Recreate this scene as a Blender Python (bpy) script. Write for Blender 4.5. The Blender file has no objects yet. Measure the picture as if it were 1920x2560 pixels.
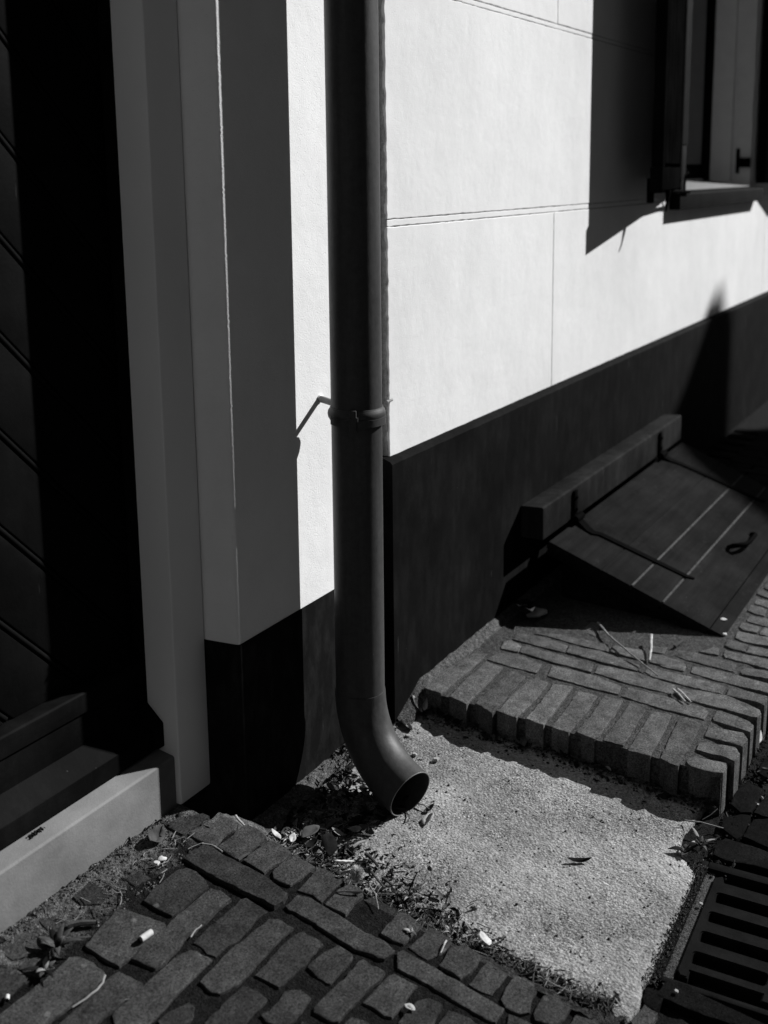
import bpy, bmesh, math, random
from mathutils import Vector, Matrix, noise
random.seed(7)
R = random.Random(11)
scene = bpy.context.scene
col = scene.collection

# ------------------------------------------------------------------ camera
cam_d = bpy.data.cameras.new("camera")
cam = bpy.data.objects.new("camera", cam_d); col.objects.link(cam)
CAM = Vector((0, 0, 1.19))
pitch, yaw, roll = 0.1809096, 1.0383232, -0.0123396
fw = Vector((math.sin(yaw) * math.cos(pitch), math.cos(yaw) * math.cos(pitch), -math.sin(pitch)))
rt = Vector((math.cos(yaw), -math.sin(yaw), 0)); up = rt.cross(fw)
r2 = rt * math.cos(roll) + up * math.sin(roll)
u2 = -rt * math.sin(roll) + up * math.cos(roll)
cam.matrix_world = Matrix(((r2.x, u2.x, -fw.x, CAM.x), (r2.y, u2.y, -fw.y, CAM.y), (r2.z, u2.z, -fw.z, CAM.z), (0, 0, 0, 1)))
cam_d.sensor_fit = 'VERTICAL'; cam_d.sensor_height = 36; cam_d.sensor_width = 27
cam_d.lens = 39.2686
cam_d.shift_y = -(1280 - 949.26) / 2560
cam_d.clip_start = 0.02; cam_d.clip_end = 400
cam_d.dof.use_dof = True; cam_d.dof.focus_distance = 1.98; cam_d.dof.aperture_fstop = 3.8
scene.camera = cam

# ------------------------------------------------------------------ sky, sun, exposure
SUN = Vector((-1.73, 1.0, -1.25)).normalized()
elev = math.asin(-SUN.z); azim = math.atan2(-SUN.x, -SUN.y)
world = bpy.data.worlds.new("World"); scene.world = world; world.use_nodes = True
wn, wl = world.node_tree.nodes, world.node_tree.links
bg = wn["Background"]
sky = wn.new("ShaderNodeTexSky"); sky.sky_type = 'NISHITA'; sky.sun_disc = False
sky.sun_elevation = elev; sky.sun_rotation = azim
sky.air_density = 0.5; sky.dust_density = 0.1; sky.ozone_density = 1.0
bw = wn.new("ShaderNodeSeparateColor")          # monochrome, as seen through a red filter: the red channel only
wl.new(sky.outputs[0], bw.inputs[0]); wl.new(bw.outputs[0], bg.inputs["Color"])
bg.inputs["Strength"].default_value = 0.05
sun_d = bpy.data.lights.new("sun", 'SUN'); sun_d.energy = 5.0; sun_d.angle = math.radians(0.5); sun_d.color = (1, 1, 1)
sun = bpy.data.objects.new("sun", sun_d); col.objects.link(sun)
sun.rotation_euler = SUN.to_track_quat('-Z', 'Y').to_euler(); sun.location = (9, -5, 7)
vs = scene.view_settings
vs.view_transform = 'Standard'; vs.look = 'None'; vs.gamma = 1.0; vs.use_curve_mapping = False
vs.exposure = 0.5

# ------------------------------------------------------------------ helpers
WLOC = {}
def tag(o, label=None, cat=None, group=None, kind=None):
    if label: o["label"] = label
    if cat: o["category"] = cat
    if group: o["group"] = group
    if kind: o["kind"] = kind
    return o
def empty(name, loc, label=None, cat=None, group=None):
    o = bpy.data.objects.new(name, None); col.objects.link(o); o.location = loc
    o.empty_display_size = 0.05; WLOC[o] = Vector(loc)
    return tag(o, label, cat, group)
def mesh(name, verts, faces, mat, parent=None, smooth=None, origin=None):
    vs_ = [Vector(v) for v in verts]
    if origin is None:
        lo = Vector((min(v[i] for v in vs_) for i in range(3))); hi = Vector((max(v[i] for v in vs_) for i in range(3)))
        origin = Vector(((lo.x + hi.x) / 2, (lo.y + hi.y) / 2, lo.z))
    me = bpy.data.meshes.new(name)
    me.from_pydata([tuple(v - origin) for v in vs_], [], faces); me.validate(); me.update()
    if smooth is not None:
        me.polygons.foreach_set("use_smooth", [True] * len(me.polygons))
        me.set_sharp_from_angle(angle=math.radians(smooth))
    mats = mat if isinstance(mat, list) else [mat]
    for m in mats: me.materials.append(m)
    o = bpy.data.objects.new(name, me); col.objects.link(o)
    WLOC[o] = origin
    if parent is not None:
        o.parent = parent; o.location = origin - WLOC[parent]
    else: o.location = origin
    return o
def from_bm(name, bm, mat, parent=None, smooth=None, fix=True):
    if fix: bmesh.ops.recalc_face_normals(bm, faces=bm.faces)
    bm.verts.ensure_lookup_table(); bm.verts.index_update()
    v = [tuple(x.co) for x in bm.verts]; f = [[x.index for x in p.verts] for p in bm.faces]
    bm.free()
    return mesh(name, v, f, mat, parent, smooth)
def box_bm(lo, hi, bev=0.0, seg=2, bm=None):
    own = bmesh.new()
    bmesh.ops.create_cube(own, size=1)
    for v in own.verts:
        v.co = Vector([lo[i] + (v.co[i] + .5) * (hi[i] - lo[i]) for i in range(3)])
    if bev: bmesh.ops.bevel(own, geom=own.edges[:], offset=bev, segments=seg, affect='EDGES', profile=.6)
    if bm is None: return own
    me = bpy.data.meshes.new("t"); own.to_mesh(me); own.free(); bm.from_mesh(me); bpy.data.meshes.remove(me)
    return bm
def box(name, lo, hi, mat, parent=None, bev=0.0, seg=2):
    return from_bm(name, box_bm(lo, hi, bev, seg), mat, parent, 35 if bev else None)
def prism_bm(poly, axis, a, b, bev=0.0, seg=2):
    """poly: 2D outline; axis: extrusion axis ('x','y','z') from a to b."""
    def P(p, t): return {'x': (t, p[0], p[1]), 'y': (p[0], t, p[1]), 'z': (p[0], p[1], t)}[axis]
    bm = bmesh.new()
    A = [bm.verts.new(P(p, a)) for p in poly]; B = [bm.verts.new(P(p, b)) for p in poly]
    n = len(poly)
    bm.faces.new(A); bm.faces.new(B[::-1])
    for i in range(n): bm.faces.new((A[i], A[(i + 1) % n], B[(i + 1) % n], B[i]))
    bmesh.ops.recalc_face_normals(bm, faces=bm.faces)
    if bev: bmesh.ops.bevel(bm, geom=bm.edges[:], offset=bev, segments=seg, affect='EDGES', profile=.6)
    return bm
def prism(name, poly, axis, a, b, mat, parent=None, bev=0.0, seg=2):
    return from_bm(name, prism_bm(poly, axis, a, b, bev, seg), mat, parent, 35 if bev else None)
def tube_geo(path, rad, seg=10, cap=True, V=None, F=None):
    V = [] if V is None else V; F = [] if F is None else F
    pts = [Vector(p) for p in path]; n = len(pts); base = len(V)
    rad = rad if isinstance(rad, (list, tuple)) else [rad] * n
    t0 = (pts[1] - pts[0]).normalized()
    ref = Vector((0, 0, 1)) if abs(t0.z) < .9 else Vector((1, 0, 0))
    nrm = t0.cross(ref).normalized()
    for i in range(n):
        t = (pts[min(i + 1, n - 1)] - pts[max(i - 1, 0)]).normalized()
        nrm = (nrm - t * nrm.dot(t)).normalized(); bi = t.cross(nrm)
        for k in range(seg):
            a = 2 * math.pi * k / seg
            V.append(pts[i] + (nrm * math.cos(a) + bi * math.sin(a)) * rad[i])
    for i in range(n - 1):
        for k in range(seg):
            k2 = (k + 1) % seg
            F.append((base + i * seg + k, base + i * seg + k2, base + (i + 1) * seg + k2, base + (i + 1) * seg + k))
    if cap:
        F.append(tuple(base + k for k in range(seg))[::-1]); F.append(tuple(base + (n - 1) * seg + k for k in range(seg)))
    return V, F
def tube(name, path, rad, mat, parent=None, seg=10, cap=True):
    V, F = tube_geo(path, rad, seg, cap)
    return mesh(name, V, F, mat, parent, 50)
def fbm(x, y, z=0.0, o=4):
    return noise.fractal(Vector((x, y, z)), 0.9, 2.0, o)

# ------------------------------------------------------------------ materials (black-and-white scene: every colour is a grey)
def g(v): return (v, v, v, 1)
class M:
    def __init__(s, name, rough=.8, spec=.3):
        s.m = bpy.data.materials.new(name); s.m.use_nodes = True
        s.n, s.l = s.m.node_tree.nodes, s.m.node_tree.links
        s.p = s.n["Principled BSDF"]; s.p.inputs["Roughness"].default_value = rough
        s.p.inputs["Specular IOR Level"].default_value = spec
        s.geo = s.n.new("ShaderNodeNewGeometry"); s.pos = s.geo.outputs["Position"]
        s.h = None
    def noise(s, scale, detail=4, rough=.55, vec=None, dim='3D'):
        t = s.n.new("ShaderNodeTexNoise"); t.inputs["Scale"].default_value = scale
        t.inputs["Detail"].default_value = detail; t.inputs["Roughness"].default_value = rough
        s.l.new(vec or s.pos, t.inputs["Vector"]); return t.outputs["Fac"]
    def voro(s, scale, feature='F1', out="Distance", vec=None, rnd=1.0):
        t = s.n.new("ShaderNodeTexVoronoi"); t.inputs["Scale"].default_value = scale; t.feature = feature
        t.inputs["Randomness"].default_value = rnd
        s.l.new(vec or s.pos, t.inputs["Vector"]); return t.outputs[out]
    def scaled(s, v):
        t = s.n.new("ShaderNodeMapping"); t.inputs["Scale"].default_value = v
        s.l.new(s.pos, t.inputs["Vector"]); return t.outputs[0]
    def map(s, x, a, b, c, d):
        t = s.n.new("ShaderNodeMapRange"); t.clamp = True
        for k, v in zip((1, 2, 3, 4), (a, b, c, d)): t.inputs[k].default_value = v
        s.l.new(x, t.inputs[0]); return t.outputs[0]
    def math(s, op, a, b):
        t = s.n.new("ShaderNodeMath"); t.operation = op
        for k, v in ((0, a), (1, b)):
            if isinstance(v, (int, float)): t.inputs[k].default_value = v
            else: s.l.new(v, t.inputs[k])
        return t.outputs[0]
    def mix(s, f, a, b):
        t = s.n.new("ShaderNodeMix"); t.data_type = 'FLOAT'
        for k, v in ((0, f), (2, a), (3, b)):
            if isinstance(v, (int, float)): t.inputs[k].default_value = v
            else: s.l.new(v, t.inputs[k])
        return t.outputs[0]
    def rnd(s):
        t = s.n.new("ShaderNodeObjectInfo"); return t.outputs["Random"]
    def base(s, x):
        if isinstance(x, (int, float)): s.p.inputs["Base Color"].default_value = g(x)
        else: s.l.new(x, s.p.inputs["Base Color"])
        return s
    def rough(s, x): s.l.new(x, s.p.inputs["Roughness"]); return s
    def bump(s, x, dist, strength=1.0):
        t = s.n.new("ShaderNodeBump"); t.inputs["Distance"].default_value = dist; t.inputs["Strength"].default_value = strength
        s.l.new(x, t.inputs["Height"])
        if s.h: s.l.new(s.h, t.inputs["Normal"])
        s.h = t.outputs[0]; s.l.new(s.h, s.p.inputs["Normal"]); return s

def mk_stucco(name, alb, pit):
    m = M(name, .85, .25)
    big = m.math('MULTIPLY', m.map(m.noise(2.2, 5), .3, .7, .90, 1.05), m.map(m.noise(11, 6, .65), .35, .7, .965, 1.02))
    streak = m.map(m.noise(9, 4, .6, m.scaled((1, 1, .12))), .35, .75, .97, 1.02)
    spots = m.map(m.voro(46), .0, .035, .75, 1.0)
    mask = m.map(m.noise(7, 2), .5, .62, 1.0, 0.0)
    spots = m.math('MAXIMUM', spots, mask)
    m.base(m.math('MULTIPLY', m.math('MULTIPLY', m.math('MULTIPLY', big, streak), spots), alb))
    m.bump(m.noise(7, 4), .006, .4); m.bump(m.noise(40, 4, .6), .0011, .4)
    m.bump(m.map(m.noise(330, 3), .3, .7, 0, 1), .00035 * pit, .45)
    pm = m.map(m.noise(60, 2), .46, .58, 1, 0)
    m.bump(m.math('MAXIMUM', m.map(m.voro(260), 0, .28, 0, 1), pm), .0006 * pit, .7)
    return m.m
M_STUCCO_L = mk_stucco("stucco_left", .80, 1.3)
M_STUCCO_R = mk_stucco("stucco_right", .765, .8)
def mk_rough_edge():
    m = M("broken_render_edge", .95, .1)
    m.base(m.map(m.noise(90, 5, .7), .3, .7, .35, .62)); m.bump(m.noise(120, 5, .7), .006, 1); return m.m
M_EDGE = mk_rough_edge()
def mk_black(name, alb, rough=.6, spec=.3, scratch=1.0, grain=0.0):
    m = M(name, rough, spec)
    b = m.map(m.noise(6, 6, .65), .32, .68, .62, 1.5)
    dust = m.map(m.noise(34, 5, .65, m.scaled((1, 1, .35))), .45, .75, 1.0, 1.0 + 1.2 * scratch)
    chips = m.map(m.voro(38), .0, .035, 10 * scratch, 0.0)
    cm = m.map(m.noise(11, 2), .58, .64, 0.0, 1.0)
    v = m.math('MULTIPLY', m.math('MULTIPLY', b, dust), alb)
    v = m.math('ADD', v, m.math('MULTIPLY', m.math('MULTIPLY', chips, cm), .02))
    # a few pale vertical scratches
    sc = m.map(m.noise(70, 2, .5, m.scaled((1, 1, .09))), .755, .775, 0.0, .05 * scratch)
    m.base(m.math('ADD', v, sc))
    m.bump(m.noise(160, 3), .0006, .6)
    if grain: m.bump(m.noise(60, 4, .6, m.scaled((.12, 1, 1))), .0015 * grain, .7)
    return m.m
M_PLINTH = mk_black("plinth_paint", .0048, .8, .02, .8)
M_PLINTH_L = mk_black("plinth_paint_left", .0060, .75, .03, 1.4)
M_WOOD = mk_black("black_threshold_wood", .0038, .65, .02, .5, 1.0)
M_DOOR = mk_black("black_door_paint", .0036, .65, .02, .3)
M_SHUT = mk_black("black_shutter_paint", .003, .8, .0, .3)
M_IRON = mk_black("black_iron", .0022, .8, .005, .2)
def mk_hatch():
    m = M("hatch_paint", .85, .01)
    a = m.map(m.noise(5, 6, .65), .35, .68, .65, 1.5)
    grain = m.map(m.noise(70, 5, .7, m.scaled((.06, 1, 1))), .35, .7, .8, 1.3)
    scuff = m.math('MULTIPLY', m.map(m.noise(55, 6, .8), .57, .72, 0, .022), m.map(m.noise(8, 3), .45, .6, 0, 1))
    chip_ = m.math('MULTIPLY', m.map(m.voro(30), .0, .06, .09, 0), m.map(m.noise(10, 2), .56, .62, 0, 1))
    m.base(m.math('ADD', m.math('ADD', m.math('MULTIPLY', m.math('MULTIPLY', a, grain), .0100), scuff), chip_))
    m.bump(m.noise(70, 5, .7, m.scaled((.06, 1, 1))), .0012, .7); m.bump(m.noise(150, 4), .0008, .6)
    return m.m
M_HATCH = mk_hatch()
def mk_seam():
    m = M("hatch_seam_filler", .9, .2); m.base(m.map(m.noise(60, 4), .35, .65, .025, .06)); m.bump(m.noise(150, 4), .001); return m.m
M_SEAM = mk_seam()
def mk_pipe():
    m = M("downpipe_paint", .5, .2)
    st = m.noise(30, 5, .6, m.scaled((1, 1, .06)))
    b = m.math('MULTIPLY', m.map(st, .35, .7, .034, .058), m.map(m.noise(70, 6, .75), .35, .7, .82, 1.22))
    sc = m.map(m.noise(55, 2, .5, m.scaled((1, 1, .05))), .76, .775, 0.0, .10)
    dots = m.math('MULTIPLY', m.map(m.voro(55), 0, .03, .3, 0), m.map(m.noise(12, 2), .58, .63, 0, 1))
    m.base(m.math('ADD', m.math('ADD', b, sc), dots))
    m.rough(m.map(m.noise(18, 5, .6, m.scaled((1, 1, .3))), .3, .7, .42, .56))
    m.bump(m.noise(300, 2), .0003, .5); m.bump(m.noise(11, 4, .6, m.scaled((1, 1, .5))), .0035, .5)
    return m.m
M_PIPE = mk_pipe()
def mk_white_paint():
    m = M("white_frame_paint", .5, .35)
    b = m.map(m.noise(4, 4), .3, .7, .74, .80)
    ch = m.math('MULTIPLY', m.map(m.voro(45, vec=m.scaled((1, 1, .5))), 0, .03, 1.0, 0), m.map(m.noise(9, 2), .57, .62, 0, 1))
    m.base(m.mix(ch, b, .05)); m.bump(m.noise(40, 3, .5, m.scaled((1, 1, .1))), .0006, .5); return m.m
M_WHITE = mk_white_paint()
def mk_stone():
    m = M("door_sill_stone", .75, .3)
    a = m.map(m.noise(7, 6, .65), .32, .68, .70, 1.2); b = m.map(m.noise(26, 6, .65, m.scaled((.5, 1, 1))), .3, .75, .9, 1.1)
    d = m.math('MULTIPLY', m.map(m.voro(60), 0, .03, .7, 0), m.map(m.noise(12, 2), .57, .63, 0, 1))
    v = m.math('MULTIPLY', m.math('MULTIPLY', a, b), .165)
    m.base(m.math('MULTIPLY', v, m.math('SUBTRACT', 1.0, d)))
    m.bump(m.noise(260, 4, .6), .0007, .6); m.bump(m.noise(20, 4), .0012, .5); return m.m
M_STONE = mk_stone()
def mk_brick(name, alb, lichen):
    m = M(name, .95, .02)
    r = m.map(m.rnd(), 0, 1, .76, 1.28)
    mott = m.map(m.noise(32, 6, .7), .3, .7, .55, 1.42)
    big = m.map(m.noise(9, 3), .3, .7, .85, 1.15)
    grain = m.math('MULTIPLY', m.map(m.noise(330, 3, .8), .33, .67, .35, 1.7), m.map(m.voro(300, out="Color"), 0, 1, .8, 1.2))
    v = m.math('MULTIPLY', m.math('MULTIPLY', r, mott), m.math('MULTIPLY', big, grain))
    v = m.math('MULTIPLY', v, alb)
    pits = m.math('MULTIPLY', m.map(m.voro(120), .0, .10, .75, 0), m.map(m.noise(45, 2), .52, .6, 0, 1))
    v = m.math('MULTIPLY', v, m.math('SUBTRACT', 1.0, pits))
    li = m.math('MULTIPLY', m.map(m.math('ADD', m.voro(26), m.math('MULTIPLY', m.noise(160, 3), .10)), .13, .20, lichen, 0), m.map(m.noise(6.3, 1), .59, .62, 0, 1))
    m.base(m.math('ADD', v, m.math('MULTIPLY', li, alb)))
    m.bump(m.noise(34, 4, .6), .0022, .6); m.bump(m.noise(200, 5, .75), .0016, 1)
    return m.m
M_BRICK = mk_brick("paving_brick", .037, 1.4)
M_BRICK_S = mk_brick("step_brick", .090, 1.1)
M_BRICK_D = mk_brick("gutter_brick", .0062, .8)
def mk_sand(name, lo, hi, bumpd=.006, pale=0):
    m = M(name, .95, .05)
    a = m.noise(90, 6, .7); c = m.map(m.noise(300, 3, .8), .33, .67, .25, 1.9)
    v = m.math('MULTIPLY', m.map(a, .35, .68, lo, hi), c)
    if pale:                                   # drift sand blown against the foot of the sill
        s = m.n.new("ShaderNodeSeparateXYZ"); m.l.new(m.pos, s.inputs[0])
        w = m.math('ADD', s.outputs[1], m.map(m.noise(22, 4), .3, .7, -.03, .03))
        v = m.mix(m.map(w, 1.10, 1.15, 0, 1), v, m.math('MULTIPLY', m.map(a, .38, .62, .025, .11), c))
    m.base(v); m.bump(m.noise(60, 6, .75), bumpd, 1); m.bump(m.voro(420), .0016, .8); return m.m
M_SAND = mk_sand("joint_sand", .005, .015)
M_SAND_P = mk_sand("pavement_sand", .004, .012, .004, 1)
M_SAND_S = mk_sand("step_joint_sand", .03, .075, .004)
M_SOIL = mk_sand("soil", .006, .045)
M_SANDPALE = mk_sand("pale_sand", .03, .13, .005)
def mk_concrete():
    m = M("washed_concrete", .95, .06)
    big = m.math('MULTIPLY', m.map(m.noise(3.1, 3, .5), .38, .62, .88, 1.08), m.map(m.noise(9, 5, .6), .36, .64, .80, 1.08))
    mid = m.map(m.noise(26, 4, .6), .3, .7, .85, 1.12)
    rg = m.map(m.noise(6.5, 5, .65), .46, .57, 0, 1)
    n_ = m.noise(330, 4, .85)
    gr = m.mix(rg, m.map(n_, .36, .64, .74, 1.26), m.map(n_, .40, .62, .18, 1.45))
    cell = m.map(m.voro(260, out="Color"), 0, 1, .5, 1.4)
    v = m.math('MULTIPLY', m.math('MULTIPLY', m.math('MULTIPLY', big, mid), m.math('MULTIPLY', gr, cell)), .285)
    dark = m.math('MULTIPLY', m.map(m.voro(110), .16, .32, .95, 0), m.map(m.voro(110, out="Color"), .70, .74, 0, 1))
    v = m.math('MULTIPLY', v, m.math('SUBTRACT', 1.0, dark))
    m.base(v)
    m.bump(m.noise(30, 4), .005, .6); m.bump(m.voro(210), .0020, .8); m.bump(m.noise(300, 4, .8), .0015, .9)
    return m.m
M_CONC = mk_concrete()
def mk_cast():
    m = M("cast_iron", .75, .02)
    m.base(m.math('MULTIPLY', m.map(m.noise(40, 5, .65), .3, .7, .7, 1.4), .0070))
    m.bump(m.noise(420, 3), .0008, .8); m.bump(m.noise(40, 3), .001, .5); return m.m
M_CAST = mk_cast()
def flat(name, v, rough=.8, var=.25, scale=120):
    m = M(name, rough, .25 if v > .1 else .02)
    m.base(m.math('MULTIPLY', m.map(m.noise(scale, 4), .3, .7, 1 - var, 1 + var), v)); m.bump(m.noise(scale * 2, 3), .0006, .6); return m.m
M_LEAF_D = flat("dark_leaf", .012); M_LEAF_M = flat("grey_leaf", .07); M_LEAF_P = flat("pale_leaf", .42)
M_LEAF_L = flat("light_leaf", .19); M_PAPER = flat("white_paper", .52, .8, .12); M_STRAW = flat("dry_straw", .22); M_TWIG = flat("twig_bark", .06)
M_WEED = flat("weed_leaf", .05); M_PEB = flat("pebble", .3)
M_STEEL = M("bright_steel", .35, .5).base(.45).m
M_STEEL.node_tree.nodes["Principled BSDF"].inputs["Metallic"].default_value = .8
M_GALV = flat("painted_hook", .16, .5, .2, 60)
M_BRASS = M_IRON
def mk_glass():
    m = M("window_glass", .03, .5); m.base(.008); return m.m
M_GLASS = mk_glass()
M_PUTTY = flat("seam_dark", .004)
M_CASE = flat("dark_casing_paint", .012, .7, .3, 20)
M_SILLW = flat("weathered_sill", .17, .7, .2, 30)
M_JAMB = flat("jamb_paint", .66, .6, .05, 20)
M_STREET = flat("street_paving", .10, .95, .35, 30)
M_BEAM = mk_black("beam_paint", .0135, .8, .02, .7)
M_NEXT = flat("bounce_house_brick", .22, .9, .3, 40)  # lightened so the unseen wall bounces light onto the door post
M_WALLFAR = flat("far_wall", .12, .9, .2, 3)
M_ROOF = flat("far_roof", .06, .9, .3, 9)

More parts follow.
